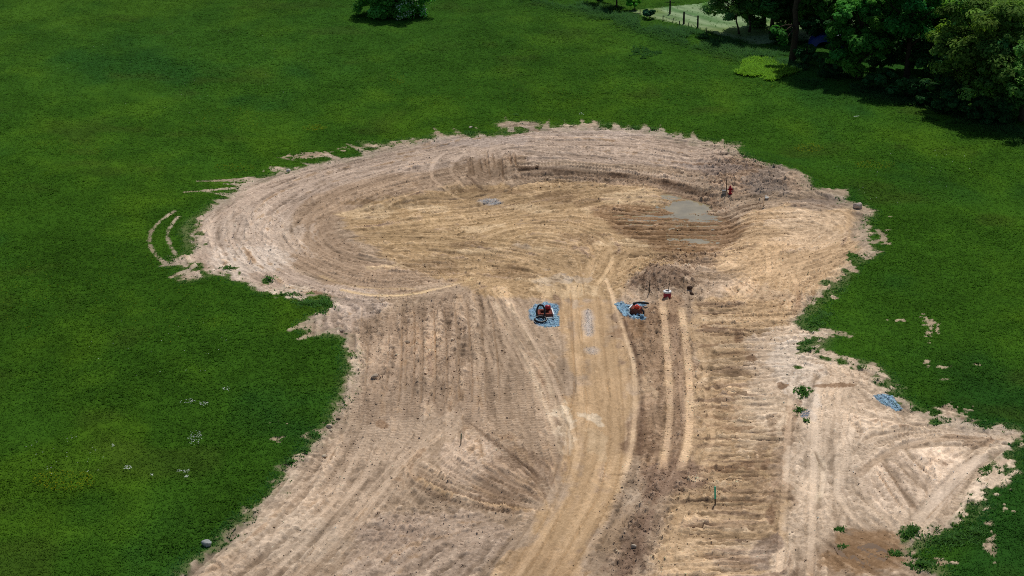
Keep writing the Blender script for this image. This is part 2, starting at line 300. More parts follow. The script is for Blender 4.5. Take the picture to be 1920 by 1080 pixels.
for bp, kq in (([(1094,580),(1106,578),(1112,592),(1113,618),(1108,630),(1098,628),(1096,610),(1098,595)], .6),([(1096,652),(1114,648),(1124,654),(1120,662),(1102,661)], .4),([(895,376),(915,372),(942,377),(940,382),(905,382)], .6)):
    mb = inpoly(PXf + 5 * n1z, PYf + 3 * n1z, bp).astype(np.float32); mb = (box1(box1(mb, 2, 0), 3, 1) * kq)[..., None]; base[:] = base * (1 - mb) + lin((186, 186, 186)).astype(np.float32) * mb
# cross scrapes on the right-hand strip
ry_ = np.random.default_rng(3)
for k in range(46):
    yy = 575 + k * 10.8 + ry_.uniform(-5, 5); x0 = ry_.uniform(1295, 1340) + (20 if yy > 900 else 0); wd = ry_.uniform(30, 110)
    zone((x0 + wd / 2, yy, wd / 2, ry_.uniform(2.5, 5.5)), [(128,104,82),(150,122,92),(206,180,144)][int(ry_.integers(0, 3))], ry_.uniform(.5, .9), warp=.45)
gz = np.zeros((NY, NX), np.float32)
for (a,b,rx,ry) in [(975,465,30,6),(1030,520,30,10),(1510,775,10,14),(1075,520,20,8),(1100,570,12,12)]:
    zone((a,b,rx,ry),(176,168,156),.32,warp=1.2)

def band(pts, width, rgb, k):
    q = wline(pts, .25); d = np.r_[0, np.cumsum(np.hypot(*np.diff(q, axis=0).T))]; s = np.arange(0, d[-1], .05); a = np.interp(s, d, q[:, 0]); b = np.interp(s, d, q[:, 1])
    tx = np.gradient(a); ty = np.gradient(b); l = np.hypot(tx, ty); tx /= l; ty /= l; t = np.arange(-width / 2, width / 2 + .01, .04)
    SX = a[:, None] - ty[:, None] * t; SY = b[:, None] + tx[:, None] * t; m = np.zeros((NY, NX), np.float32)
    i = np.clip(((SX - FX0) / DX).astype(int), 0, NX - 1); j = np.clip(((SY - FY0) / DY).astype(int), 0, NY - 1)
    m[j, i] = (k * np.clip(.75 + .9 * fbm(a, b, .8, 2, 3.0), .35, 1))[:, None]; m = box1(box1(m, 1, 0), 1, 1)[..., None]
    base[:] = base * (1 - m) + lin(rgb).astype(np.float32) * m
band([(1243,562),(1249,620),(1254,690),(1258,760),(1254,820),(1243,878)], .52, (204, 174, 134), .8)
band([(1278,575),(1287,640),(1293,700),(1295,770),(1292,830),(1278,880)], .52, (204, 174, 134), .8)
band([(1264,590),(1270,660),(1275,740),(1272,820),(1258,880)], .7, (132, 108, 86), .6)
for o_ in (0, 24): band([(930+o_,566),(955+o_,610),(985+o_,668),(1010+o_,730),(1040+o_*.8,800),(1054+o_*.6,850)], .26, (196, 174, 144), .9)
band([(640,541),(680,553),(730,556),(790,550),(850,534),(885,522)], .3, (206, 178, 132), .85)
band([(600,515),(640,533),(700,542),(780,540)], .25, (200, 172, 128), .6)
band([(1135,520),(1165,600),(1190,680),(1192,760),(1186,840),(1168,900)], .3, (208, 180, 142), .8)
band([(1172,600),(1200,680),(1206,760),(1200,850)], .22, (110, 86, 66), .8)
for y_ in (262, 272, 282, 312, 322): band([(985,y_),(1090,y_+3),(1200,y_+10),(1330,y_+20)], .3, (196, 174, 150), .6)
band([(960,325),(1040,323),(1120,330),(1200,340),(1270,352),(1330,368)], .5, (84, 62, 44), .8)  # dark line along the scarp, its shade painted in
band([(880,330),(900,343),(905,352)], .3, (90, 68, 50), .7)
band([(905,450),(925,435),(960,424),(1010,420),(1060,420),(1110,432),(1140,452),(1152,478),(1145,500),(1120,535)], .3, (204, 176, 134), .6)
band([(1490,530),(1502,548),(1498,574),(1488,592)], .35, (150, 122, 92), .8)
for y_ in (402, 411, 420, 430, 440, 478): band([(1150,y_-4),(1220,y_),(1300,y_+2),(1370,y_-6),(1430,y_-22)], .3, (92, 68, 46), .75)
band([(868,782),(905,812),(950,846),(1000,884)], .22, (104, 84, 66), .8)
for o_ in (0, 12, 22): band([(786,884+o_),(830,914+o_),(900,938+o_*.6),(1000,952+o_*.3)], .28, (124, 98, 72) if o_ != 12 else (190, 158, 112), .5)
band([(1655,866),(1690,912),(1722,958)], .2, (150, 126, 100), .7); band([(1605,892),(1650,856),(1700,832),(1790,820)], .5, (176, 152, 124), .7); band([(1845,852),(1800,892),(1760,930),(1722,976)], .8, (176, 160, 140), .6)
band([(1530,845),(1546,868),(1548,895),(1534,940)], .3, (216, 198, 168), .8); band([(1528,843),(1543,862),(1546,880)], .1, (110, 86, 64), .9)
for (a_, b_) in (((1240,940),(1330,935)),((1190,1010),(1210,1070)),((1440,930),(1490,932)),((1380,1012),(1450,1010))): band([a_, ((a_[0]+b_[0])/2, (a_[1]+b_[1])/2 + 2), b_], .3, (96, 76, 60), .8)

# ------------------------------------------------------------------ relief of the bare soil
clodmap = np.zeros((NY, NX), np.float32) + 0.25
for (a,b,rx,ry,k) in [(1400,320,80,40,1.6),(1250,520,70,34,1.8),(1190,1010,60,110,2.0),(1290,905,70,34,1.8),(1270,700,46,200,1.1),(1210,640,60,60,1.0),(1330,385,60,20,1.3),(1150,335,200,10,1.3),(740,660,110,110,.9),(850,640,80,130,.6),(800,1000,120,80,.5),(1300,480,60,12,1.3),(560,552,60,16,1.5),(1560,600,60,60,1.0),(1500,540,80,60,.5),(1420,310,50,24,1.2),(1240,515,50,24,1.2),(1440,350,60,30,.8),(1380,300,40,20,1.0),(480,450,80,60,.4),(620,850,60,60,.6),(1400,600,180,60,.3),(740,620,90,60,.4)]:
    clodmap += (k * np.exp(-((PXf - a) / rx) ** 2 - ((PYf - b) / ry) ** 2)).astype(np.float32)
roadm = box1(box1(inpoly(PXf, PYf, [(1060,545),(1150,560),(1180,640),(1195,720),(1190,830),(1150,920),(1060,1090),(930,1090),(1030,940),(1066,850),(1075,700),(1062,600)]).astype(np.float32), 5, 0), 7, 1)
clodmap *= (1 - 0.75 * roadm)
n1 = fbm(fx, fy, 1 / 0.55, 4, 3.0, 0.65); n2 = fbm(fx, fy, 1 / 0.22, 2, 43.0, 0.7)
bil = np.abs(n1)
hd = np.zeros((NY, NX), np.float32)
hd += (0.024 * lic_f * (1 - .5 * np.clip(clodmap - .4, 0, 1)) + 0.032 * lic_m + 0.026 * lic_l - .05 * np.clip(-lic_m - 1.1, 0, 1)).astype(np.float32) * (1 - .45 * roadm)
hd += (0.17 * (bil - 0.15) + 0.07 * n2).astype(np.float32) * np.clip(clodmap, 0, 1.6)
tint = np.zeros((NY, NX), np.float32)       # + paler, dried crumbs; - darker: moist soil, and crevice shade painted in
tint += 0.22 * lic_f + 0.22 * lic_m + 0.18 * lic_l - .12 + 0.24 * wn * (1 - .3 * roadm) + 0.5 * n1 + .35 * n2
g1 = box1(box1(wn2, 1, 0), 1, 1); g1 = g1 / g1.std(); g2 = box1(box1(wn[::-1], 3, 0), 2, 1); g2 = (g2 / g2.std()).astype(np.float32)
tint += (.30 * g1 + .26 * g2) * (1 - .35 * roadm); tint -= .55 * sstep(1.5, 2.6, -g2 + .4 * n1); tint += .6 * sstep(1.7, 2.6, g1)
hd += (.012 * g1 + .022 * g2).astype(np.float32) * (.5 + np.clip(clodmap, 0, 1.2)) * (1 - .6 * roadm)
patchn = lic_l * .6 + 1.9 * fbm(fx, fy, 1 / 1.9, 3, 83.0, .6) + .35 * lic_m
tint += .85 * sstep(.85, 1.4, patchn) - .85 * sstep(.95, 1.4, -patchn) * (1 - roadm)
tint -= .9 * sstep(1.35, 2.1, -lic_m - .25 * lic_f) * (1 - .5 * roadm)  # deep creases darkened in the colour, standing in for their shade
tint *= (1 - .40 * roadm)

def stamp(q, width, depth, tn, groove=0.0, pitch=0.28, berm=0.025, keep=0.35, alpha=1.0, gap=0.0, edge_n=0.25):
    """press one wheel or crawler band along the world line q into the soil"""
    d = np.r_[0, np.cumsum(np.hypot(*np.diff(q, axis=0).T))]
    if d[-1] < 0.5: return
    s = np.arange(0, d[-1], 0.045)
    px_ = np.interp(s, d, q[:, 0]); py_ = np.interp(s, d, q[:, 1])
    tx = np.gradient(px_); ty = np.gradient(py_); L = np.hypot(tx, ty) + 1e-9; tx /= L; ty /= L
    hw = width / 2 + 0.12
    t = np.arange(-hw, hw, 0.04)
    SX = px_[:, None] - ty[:, None] * t[None, :]; SY = py_[:, None] + tx[:, None] * t[None, :]
    i = ((SX - FX0) / DX + .5).astype(int); j = ((SY - FY0) / DY + .5).astype(int)
    ok = (i >= 0) & (i < NX) & (j >= 0) & (j < NY)
    tt = np.broadcast_to(t[None, :], SX.shape) / (width / 2)
    inside = 1 - sstep(0.82, 1.0, np.abs(tt))
    br = np.exp(-((np.abs(tt) - 1.08) / 0.16) ** 2)
    g = np.sin(2 * math.pi * s / pitch)[:, None]
    var = vnoise(s, s * 0, 0.7, float(q[0, 0])) [:, None]
    fade = (sstep(0, 1.0, s) * sstep(0, 1.0, d[-1] - s))[:, None]
    a = np.clip(inside * alpha * fade * (0.55 + 0.6 * var) , 0, 1)
    i = i[ok]; j = j[ok]; a = a[ok]; b = (br * fade * (0.4 + var))[ok]; gg = (g * inside)[ok]
    hd[j, i] = hd[j, i] * (1 - a * (1 - keep)) + a * (-depth + groove * gg) + b * berm
    tint[j, i] = tint[j, i] * (1 - a * (1 - keep) * .8) + a * (tn * 1.25 + (.12 + 12 * groove) * gg * (groove > 0)) - b * 0.18
def offset(q, o):
    t = np.gradient(q, axis=0); t /= np.hypot(t[:, 0], t[:, 1])[:, None] + 1e-9
    return np.c_[q[:, 0] - t[:, 1] * o, q[:, 1] + t[:, 0] * o]
def pair(q, gauge, *a, **k):
    stamp(offset(q, gauge / 2), *a, **k); stamp(offset(q, -gauge / 2), *a, **k)
# many older passes following the direction of travel
tr = np.random.default_rng(11)
def stream(x, y, n, bend):
    out = [(x, y)]; px_, py_ = None, None
    th = float(theta_at(np.array(x), np.array(y))); dev = float(tr.normal(0, .5)) if tr.random() < .45 else 0.0; vx, vy = math.cos(th + dev), math.sin(th + dev)
    if tr.random() < .5: vx, vy = -vx, -vy
    for k in range(n):
        x += vx * 0.35; y += vy * 0.35
        dev *= .975; th = float(theta_at(np.array(x), np.array(y))) + bend + dev; nx_, ny_ = math.cos(th), math.sin(th)
        if nx_ * vx + ny_ * vy < 0: nx_, ny_ = -nx_, -ny_
        vx = .8 * vx + .2 * nx_; vy = .8 * vy + .2 * ny_; l = math.hypot(vx, vy); vx /= l; vy /= l
        out.append((x, y))
    return np.array(out)
sel = np.argwhere(cm[::6, ::6]) * 6
for k in range(520):
    j, i = sel[tr.integers(len(sel))]
    q = stream(float(fx[j, i]), float(fy[j, i]), int(tr.integers(14, 80)), float(tr.uniform(-.12, .12)))
    r = tr.random()
    on_road = roadm[j, i] > .5
    if r < .55 and not on_road: pair(q, 1.45, 0.38, 0.04, float(tr.uniform(-.15, .45)), groove=float(tr.choice([0, 0, .012, .028])), pitch=float(tr.uniform(.28, .40)), alpha=.8, berm=.035)
    elif r < .8: pair(q, 1.5, 0.30, 0.03, float(tr.uniform(-.25, .35)), berm=.02, alpha=.8)
    else: stamp(q, float(tr.uniform(.08, .2)), 0.05, float(tr.uniform(-.9, -.3)), berm=.03, alpha=.8)
# the passes the photograph shows plainly
def L(pts): return wline(pts, .25)
for g in WG[:3]: pair(g, 1.4, .36, .05, .25, groove=.02, alpha=.8); pair(offset(g, 1.6), 1.4, .34, .04, .15, groove=.02, alpha=.7)
stamp(L([(640,540),(660,550),(700,556),(760,554),(820,543),(880,525)]), .34, .03, .55, alpha=1)
stamp(L([(610,525),(660,541),(720,546),(790,540),(850,522)]), .3, .03, .45, alpha=.8)
for off in (0, 22): stamp(L([(835,285),(812,300),(806,325),(815,345),(850,365),(885,378)] if not off else [(870,288),(845,300),(842,325),(858,345),(885,360)]), .4, .04, .6, alpha=1, keep=.2)
rg_ = np.random.default_rng(21)
for k in range(10):
    x0 = 876 + k * 9.5 + rg_.uniform(-3.5, 3.5); yt = 284 + rg_.uniform(-3, 12); yb = 334 + rg_.uniform(-10, 5); w0, w1 = rg_.uniform(-5, 5, 2)
    stamp(L([(x0, yt), (x0 + 4 + w0, yt * .6 + yb * .4), (x0 + 1 + w1, yt * .3 + yb * .7), (x0 + 6, yb)]), float(rg_.uniform(.14, .26)), .15, float(rg_.uniform(-1.3, -.5)), berm=.11, alpha=.9, keep=.3)
for dy in (0, 9, 18, 30): stamp(L([(960,300+dy),(1060,304+dy),(1160,314+dy),(1260,328+dy),(1340,336+dy)]), .34, .05, .3, groove=.03, alpha=.9)
for dy in (0, 10, 20): stamp(L([(1000,262+dy),(1080,268+dy),(1160,268+dy),(1260,276+dy),(1340,286+dy)]), .34, .04, .25, groove=.03, alpha=.8)
stamp(L([(905,450),(925,435),(960,424),(1010,420),(1060,420),(1110,432),(1140,452),(1152,478),(1145,500),(1120,535)]), .34, .05, .3, groove=.02)
stamp(L([(945,455),(965,440),(1000,431),(1050,430),(1090,442),(1112,462),(1115,490),(1095,525)]), .34, .05, .25, groove=.02)
for k in range(9):
    y0 = 398 + k * 8.5
    stamp(L([(1120+k*3,y0-6),(1190,y0-3),(1250,y0),(1320,y0-1+k),(1390,y0-14),(1440,y0-30)]), .26, .10, -.6, berm=.05)
    stamp(L([(1140+k*3,y0-2),(1210,y0+2),(1280,y0+4),(1340,y0+2),(1400,y0-12)]), .24, -.03, .3, alpha=.6)
# haul road
rd = [(1108,545),(1118,640),(1128,740),(1130,830),(1110,920),(1065,1000),(1010,1090)]
for o, tn in ((-1.9,.1),(-1.2,.35),(-.5,0),(.1,.25),(.8,.1),(1.5,.35)):
    stamp(offset(L(rd), o), .42, .02, tn, alpha=.8, berm=.012); 
for o in (-2.15,-.9,.45,1.2,2.0,-1.6): stamp(offset(L(rd), o), .09, .05, -.5, alpha=.8, berm=.02)
stamp(L([(1160,560),(1172,620),(1200,690),(1215,720)]), .3, .06, -.1); stamp(L([(1135,520),(1165,600),(1190,680),(1192,760),(1186,840),(1168,900)]), .3, .05, .5, keep=.1)
stamp(L([(1070,540),(1074,640),(1080,720),(1062,800),(1066,870)]), .16, .09, -.6, berm=.05)
stamp(L([(1128,890),(1148,894),(1175,890),(1200,884)]), .2, .08, -.9)
pair(L([(938,560),(968,620),(1004,680),(1026,740),(1052,800),(1062,850)]), 1.35, .26, .03, .55, keep=.1)
stamp(L([(925,560),(938,600),(950,650)]), .26, .03, .4, keep=.2)
# crawler prints lying across the lower left
for o in range(-6, 5):
    stamp(offset(L([(960,690),(966,760),(972,830),(985,880)]), o * .46), .42, .02, .05, groove=.03, pitch=.34, alpha=.9)
for o in range(-5, 4):
    stamp(offset(L([(740,730),(745,790),(735,830)]), o * .46), .42, .02, .1, groove=.028, pitch=.34, alpha=.8)
for o in (-3.4,-2.6,-2.1,-1.3,-.6,.1,.9,1.7,2.5): stamp(offset(L([(850,575),(855,640),(858,700),(856,760)]), o), .16, .08, -.6, berm=.05)
for o in (-2,-.9,.4,1.5,2.4): stamp(offset(L([(720,590),(716,660),(712,740)]), o), .14, .06, -.4, berm=.04)
for o in (0, .7, 2.1, 2.8, 4.0): pair(offset(L([(862,778),(800,826),(740,872),(690,930),(640,1000),(600,1040)]), o), .5, .2, .04, .3 if o < 3 else -.1)
for o in (-.8, -.1, .6): stamp(offset(L([(780,888),(830,918),(900,940),(1000,952)]), o), .3, .06, -.4 if o else .3, groove=.03, berm=.04)
for o in (0, .9): stamp(offset(L([(815,860),(860,893),(930,925),(1015,948)]), o), .3, .06, -.3, groove=.03, berm=.04)
stamp(L([(875,790),(920,820),(975,865),(1020,905)]), .16, .07, -.6)
# the two pale bands between the crumbled strips
for pts in ([(1243,562),(1249,620),(1254,690),(1258,760),(1254,820),(1243,878)], [(1278,575),(1287,640),(1293,700),(1295,770),(1292,830),(1278,880)]):
    stamp(L(pts), .46, .05, .75, groove=.012, pitch=.3, keep=.1, berm=.03)
ry_ = np.random.default_rng(5)
for k in range(70):                                       # scrapes across the strip on the right
    yy = 566 + k * 7.6 + ry_.uniform(-3, 3); x0 = 1300 + ry_.uniform(0, 60) - (40 if yy > 930 else 0); x1 = x0 + ry_.uniform(50, 170)
    ym = ry_.uniform(-6, 6)
    stamp(L([(x0, yy), ((x0 + x1) / 2, yy + ym * .5), (x1, yy + ym)]), float(ry_.uniform(.14, .5)), float(ry_.uniform(.05, .13)), float(ry_.choice([-1.1, -.7, -.4, .3, .6])), berm=.08, keep=.4, edge_n=.5)
for k in range(26):
    yy = 585 + k * 11 + ry_.uniform(-3, 3); x1 = 1240; x0 = 1175 + ry_.uniform(0, 30)
    stamp(L([(x0, yy + 14), ((x0 + x1) / 2, yy + 6), (x1, yy)]), float(ry_.uniform(.14, .3)), .07, float(ry_.uniform(-.8, .2)), berm=.05)
# right-hand pad
pair(L([(1512,700),(1505,780),(1500,860),(1498,950),(1490,1085)]), 1.5, .42, .05, .35, keep=.15)
stamp(L([(1530,845),(1545,870),(1548,900),(1535,940)]), .34, .05, .5, keep=.1); stamp(L([(1526,842),(1541,862),(1538,890)]), .1, .08, -.9)
for a, b in (((1652,866),(1725,960)),((1668,858),(1745,925)),((1640,880),(1700,962)),((1700,850),(1760,905))):
    stamp(L([a, ((a[0]+b[0])/2, (a[1]+b[1])/2+3), b]), .2, .08, -.6, berm=.06); 
stamp(L([(1605,895),(1640,862),(1690,832),(1760,818),(1850,826)]), .5, .05, -.25); stamp(L([(1600,850),(1650,826),(1720,812),(1800,806)]), .45, .05, -.15, groove=.03)
stamp(L([(1850,850),(1800,890),(1760,930),(1722,975),(1715,982)]), .9, .05, .45, keep=.1); stamp(L([(1850,860),(1805,900),(1768,938),(1730,980)]), .1, .08, -.8)
pair(L([(1560,715),(1550,760),(1540,800)]), 1.2, .4, .03, .3); stamp(L([(1560,760),(1640,785),(1740,800),(1820,812)]), .3, .04, -.2)
for o in (0, 1.0, 2.2, 3.2): stamp(offset(L([(1560,740),(1580,800),(1600,850)]), o), .1, .05, -.4)
for pts in ([(1558,520),(1545,545),(1520,570)], [(1480,505),(1500,530),(1490,560)], [(1440,470),(1444,520),(1430,555)]): stamp(L(pts), .4, .05, .45, keep=.2)
stamp(L([(1490,528),(1502,545),(1498,572),(1488,590)]), .34, .06, -.4); stamp(L([(1405,545),(1385,530),(1362,515)]), .34, .05, .4); stamp(L([(1380,560),(1368,545),(1355,532)]), .34, .05, .5)
for o in range(10): pair(offset(L([(1380,505),(1450,500),(1530,480),(1590,440)]), (o - 5) * .75), .5, .2, .04, float(ry_.uniform(-.6, .3)), berm=.04)
stamp(L([(1405,345),(1440,352),(1480,366),(1530,376)]), .34, .06, -.3); stamp(L([(1450,312),(1490,332),(1510,352),(1545,372)]), .4, .05, .5)
# wheel marks curving out into the meadow
GT = [[(330,395),(300,412),(282,435),(279,458),(292,478),(312,495)],[(337,405),(317,425),(312,445),(320,462),(332,478)],[(300,498),(340,494),(380,488)],[(370,498),(345,512),(320,520)],
      [(345,360),(390,358),(440,352)],[(370,340),(430,338),(480,332)],[(541,620),(575,606),(612,590)],[(560,636),(600,620),(640,612)],[(1645,430),(1668,440),(1660,452)]]
FING = [((700,292),(650,268)),((735,284),(694,262)),((775,274),(738,253)),((834,262),(812,238)),((872,260),(850,240)),((908,258),(888,234)),((1118,242),(1112,224)),((1156,246),(1150,226)),((1186,250),(1174,230)),((1218,250),(1207,230)),((1244,260),(1238,233)),((1272,266),(1279,244)),((1300,272),(1299,244)),((1342,280),(1357,260)),((1374,292),(1390,262)),
 ((655,302),(592,284)),((605,314),(530,296)),((560,324),(500,310)),((505,338),(438,334)),((475,346),(396,344)),((440,366),(372,358)),((425,378),(385,372)),((1325,276),(1332,262)),((960,246),(946,216)),((1020,244),(1030,222)),((1062,246),(1058,224)),((1095,244),(1090,220)),((1590,385),(1632,398)),((1560,366),(1592,352)),((1620,440),(1652,436)),((1625,475),(1660,470)),((1630,455),(1668,446)),((1600,630),(1520,612))]
GTW = [(g_, .17, .85) for g_ in GT] + [([f_[0], ((f_[0][0] + f_[1][0]) / 2 + 3, (f_[0][1] + f_[1][1]) / 2), f_[1]], None, float(rng.uniform(.45, .9))) for f_ in FING]
gt = np.zeros((NY, NX), np.float32)
for g_, gw, gk in GTW:
    q = L(g_); d = np.r_[0, np.cumsum(np.hypot(*np.diff(q, axis=0).T))]; s = np.arange(0, d[-1], .05); px_ = np.interp(s, d, q[:, 0]); py_ = np.interp(s, d, q[:, 1])
    tx = np.gradient(px_); ty = np.gradient(py_); Lg = np.hypot(tx, ty); tx /= Lg; ty /= Lg
    vw_ = float(rng.uniform(.35, 1.2)); wd_ = np.full(len(s), .19) if gw else (.5 * vw_ * (1 - s / s[-1]) + .10); t = np.arange(-1, 1, .07)
    SX = px_[:, None] - ty[:, None] * t * wd_[:, None]; SY = py_[:, None] + tx[:, None] * t * wd_[:, None]
    i = np.clip(((SX - FX0) / DX).astype(int), 0, NX - 1); j = np.clip(((SY - FY0) / DY).astype(int), 0, NY - 1)
    np.maximum.at(gt, (j, i), gk * (1 - .4 * np.abs(t) ** 2)[None, :] * (1 if gw else (1 - .55 * (s / s[-1]) ** 1.5))[:, None] if not gw else np.broadcast_to(gk * (1 - .4 * np.abs(t) ** 2)[None, :], SX.shape).astype(np.float32))
gt = box1(box1(gt, 1, 0), 1, 1)
S = S + gt
SOIL = S > 0.5
# fringe colour: greyish trampled straw near the edge
edge = np.clip(1 - np.abs(wide - .62) / .38, 0, 1)
hd *= 1.25; hd -= 0.05 * roadm

tint += .16 * rng.standard_normal(tint.shape).astype(np.float32)
tn_ = np.clip(tint, -1.9, 1.5)
fac = np.exp(tn_ * 0.31)[..., None]
dirtcol = base * fac
# moist streaks and painted crevices are browner, dry crumbs are greyer and paler
dm = np.clip(-tn_, 0, 1)[..., None] * .35; dp = np.clip(tn_, 0, 1)[..., None] * .14
dirtcol = dirtcol * (1 - dm) + dirtcol * np.array([1.0, .93, .84]) * dm
dirtcol = dirtcol * (1 - dp) + lin((222, 205, 180)) * dp
gk_ = np.clip(.5 * (1 - sstep(.5, .95, S)) * (wide < .93) + .45 * np.clip(gt, 0, 1), 0, .6)[..., None]; dirtcol = dirtcol * (1 - gk_) + lin((128, 128, 96)) * gk_
eg = (edge * .35)[..., None]; dirtcol = dirtcol * (1 - eg) + lin((172, 160, 140)) * eg * np.exp(.25 * tn_)[..., None]
hum = fbm(fx, fy, 1 / 9.0, 3, 15.0)[..., None]
dirtcol = dirtcol * (1 + .22 * hum + .16 * fbm(fx, fy, 1 / 2.6, 3, 29.0, .6)[..., None]); dirtcol = (dirtcol * .95 + dirtcol.mean(-1, keepdims=True) * .05) * np.array([1.07, 1.035, 1.02])

# ------------------------------------------------------------------ meadow colour
def meadow_col(x, y):
    a = fbm(x, y * .6, 1 / 13.0, 4, 2.0, .6); b = fbm(x, y, 1 / 34.0, 3, 8.0); c = fbm(x, y * .75, 1 / 3.2, 3, 33.0, .6); d = fbm(x, y, 1 / 0.8, 2, 61.0)
    c0 = lin((64, 103, 29)); c1 = lin((84, 118, 28)); c2_ = lin((48, 88, 32)); c3 = lin((70, 84, 32))
    k1 = .6 * sstep(-.05, .6, a + .5 * c)[..., None]; k2 = sstep(.05, .55, -a + .6 * b + .25 * c)[..., None]; k3 = sstep(.28, .6, fbm(x, y, 1 / 6.0, 3, 71.0))[..., None]
    col = c0 * (1 - k1) + c1 * k1; col = col * (1 - k2) + c2_ * k2; col = col * (1 - .4 * k3) + c3 * .4 * k3
    far = sstep(140, 215, y)[..., None]; col = col * (1 - far * .6) + (col * .55 + lin((52, 96, 48)) * .45) * far * .6
    e = fbm(x, y * .7, 1 / 1.7, 3, 44.0, .6)
    return col * (1 + .18 * c + .08 * d + .15 * e + .2 * b)[..., None]
MC = meadow_col(X, Y).astype(np.float32) * .82
# mown field past the fence line
FA = np.array(P(1200, 30)); FB = np.array(P(1345, 70))
fd = (FB - FA) / np.hypot(*(FB - FA)); fn = np.array([-fd[1], fd[0]])
side = (X - FA[0]) * fn[0] + (Y - FA[1]) * fn[1]
along = (X - FA[0]) * fd[0] + (Y - FA[1]) * fd[1]
side = side + .5 * fbm(X, Y, 1 / 3.0, 2, 4.0)
FIELD = (side > 0.3) & (along > -2.5 + side * .12) & (along < 17 + side * .25)
stripe = fbm(along * .07 + 3, side * 1.0, 1 / 1.5, 3, 19.0, .7)
k = sstep(-.35, .35, stripe)[..., None]
FC = lin((92, 124, 78)) * (1 - k) + lin((140, 160, 120)) * k
kk = sstep(.1, .5, fbm(X, Y, 1 / 5.0, 3, 27.0))[..., None]; FC = FC * (1 - .7 * kk) + lin((96, 116, 56)) * .7 * kk
FC = FC * (1 + .2 * fbm(X, Y, 1 / .7, 2, 37.0))[..., None]
nearf = (np.exp(-((side) / 2.2) ** 2) * (side > 0))[..., None]; FC = FC * (1 - .5 * nearf) + lin((112, 124, 74)) * .5 * nearf

# ------------------------------------------------------------------ meshes from the grid
DIRT = np.zeros(X.shape, bool); DIRT[IY:IY + NY, IX:IX + NX] = SOIL
Z = H.copy()
Zf = Z[IY:IY + NY, IX:IX + NX]
fr = sstep(0.1, .9, wide)                              # soil relief fades into the turf
Zf += hd * np.where(SOIL, np.maximum(fr, .5), fr * .5)
WET = []
def basin(pts, sinks, rough=1.0):
    m = inpoly(PXf, PYf, pts).astype(np.float32)
    for _ in range(2): m = box1(box1(m, 7, 0), 9, 1)
    bz = H[IY:IY + NY, IX:IX + NX]; lv = float((bz * m).sum() / m.sum())
    Zf[:] = Zf * (1 - m) + (lv + hd * rough) * m
    for (a, b, rx, ry, dp) in sinks:
        q = ((PXf * .4 + BX * .6 - a) / rx) ** 2 + ((PYf * .4 + BY * .6 - b) / ry) ** 2
        w_ = 1 - sstep(.5, 1.4, q + .1 * n1z); Zf[:] = Zf * (1 - .75 * w_) + (lv - dp) * .75 * w_
    WET.append(lv)
basin([(1140,392),(1225,385),(1235,362),(1300,362),(1345,392),(1365,415),(1365,470),(1270,472),(1150,425)], [(1290,388,36,13,.17),(1262,369,24,5,.08),(1303,453,26,4,.11),(1300,405,40,8,.08),(1220,408,50,6,.05)])
basin([(1545,985),(1640,975),(1720,1030),(1740,1090),(1620,1085),(1560,1040)], [(1620,1005,50,20,.10),(1650,1040,60,26,.12),(1690,1055,30,18,.06)], .7)
damp = np.exp(-((PXf - 1260) / 110) ** 2 - ((PYf - 420) / 46) ** 2) + np.exp(-((PXf - 1640) / 85) ** 2 - ((PYf - 1035) / 46) ** 2)
lowz = np.where(PYf < 700, sstep(.06, -.06, Zf - WET[0]), sstep(.05, -.05, Zf - WET[1])) if False else np.where(PYf < 700, 1 - sstep(-.06, .07, Zf - WET[0]), 1 - sstep(-.06, .06, Zf - WET[1]))
wk = (np.clip(damp * 1.6, 0, 1) * lowz * .45)[..., None]; dirtcol = dirtcol * (1 - wk) + lin((112, 84, 56)) * wk
gb = fbm(X, Y, 1 / 1.3, 3, 66.0, .5)
Z += np.where(DIRT, 0, 0.045 * gb)
COLR = MC.copy(); COLR[FIELD] = FC[FIELD]
sub = COLR[IY:IY + NY, IX:IX + NX]; sub[SOIL] = dirtcol[SOIL]
wb = np.clip(.85 * sstep(.25, .5, S) * sstep(.02, .2, wide + gt) + .35 * sstep(.1, .5, wide) * sstep(-.3, .4, fbm(fx, fy, 1 / 2.0, 3, 55.0)), 0, .92); wbm = (wb * (~SOIL))[..., None].astype(np.float32); sub[:] = sub * (1 - wbm) + lin((122, 118, 88)).astype(np.float32) * wbm
thatch = (~SOIL) & (soft > .15); sub[thatch] = sub[thatch] * .75 + (lin((120, 122, 84)) * .25).astype(np.float32)
def newmat(name, rough=.9, spec=.15):
    m = bpy.data.materials.new(name); m.use_nodes = True; b = m.node_tree.nodes['Principled BSDF']
    b.inputs['Roughness'].default_value = rough; b.inputs['Specular IOR Level'].default_value = spec
    return m, m.node_tree, b
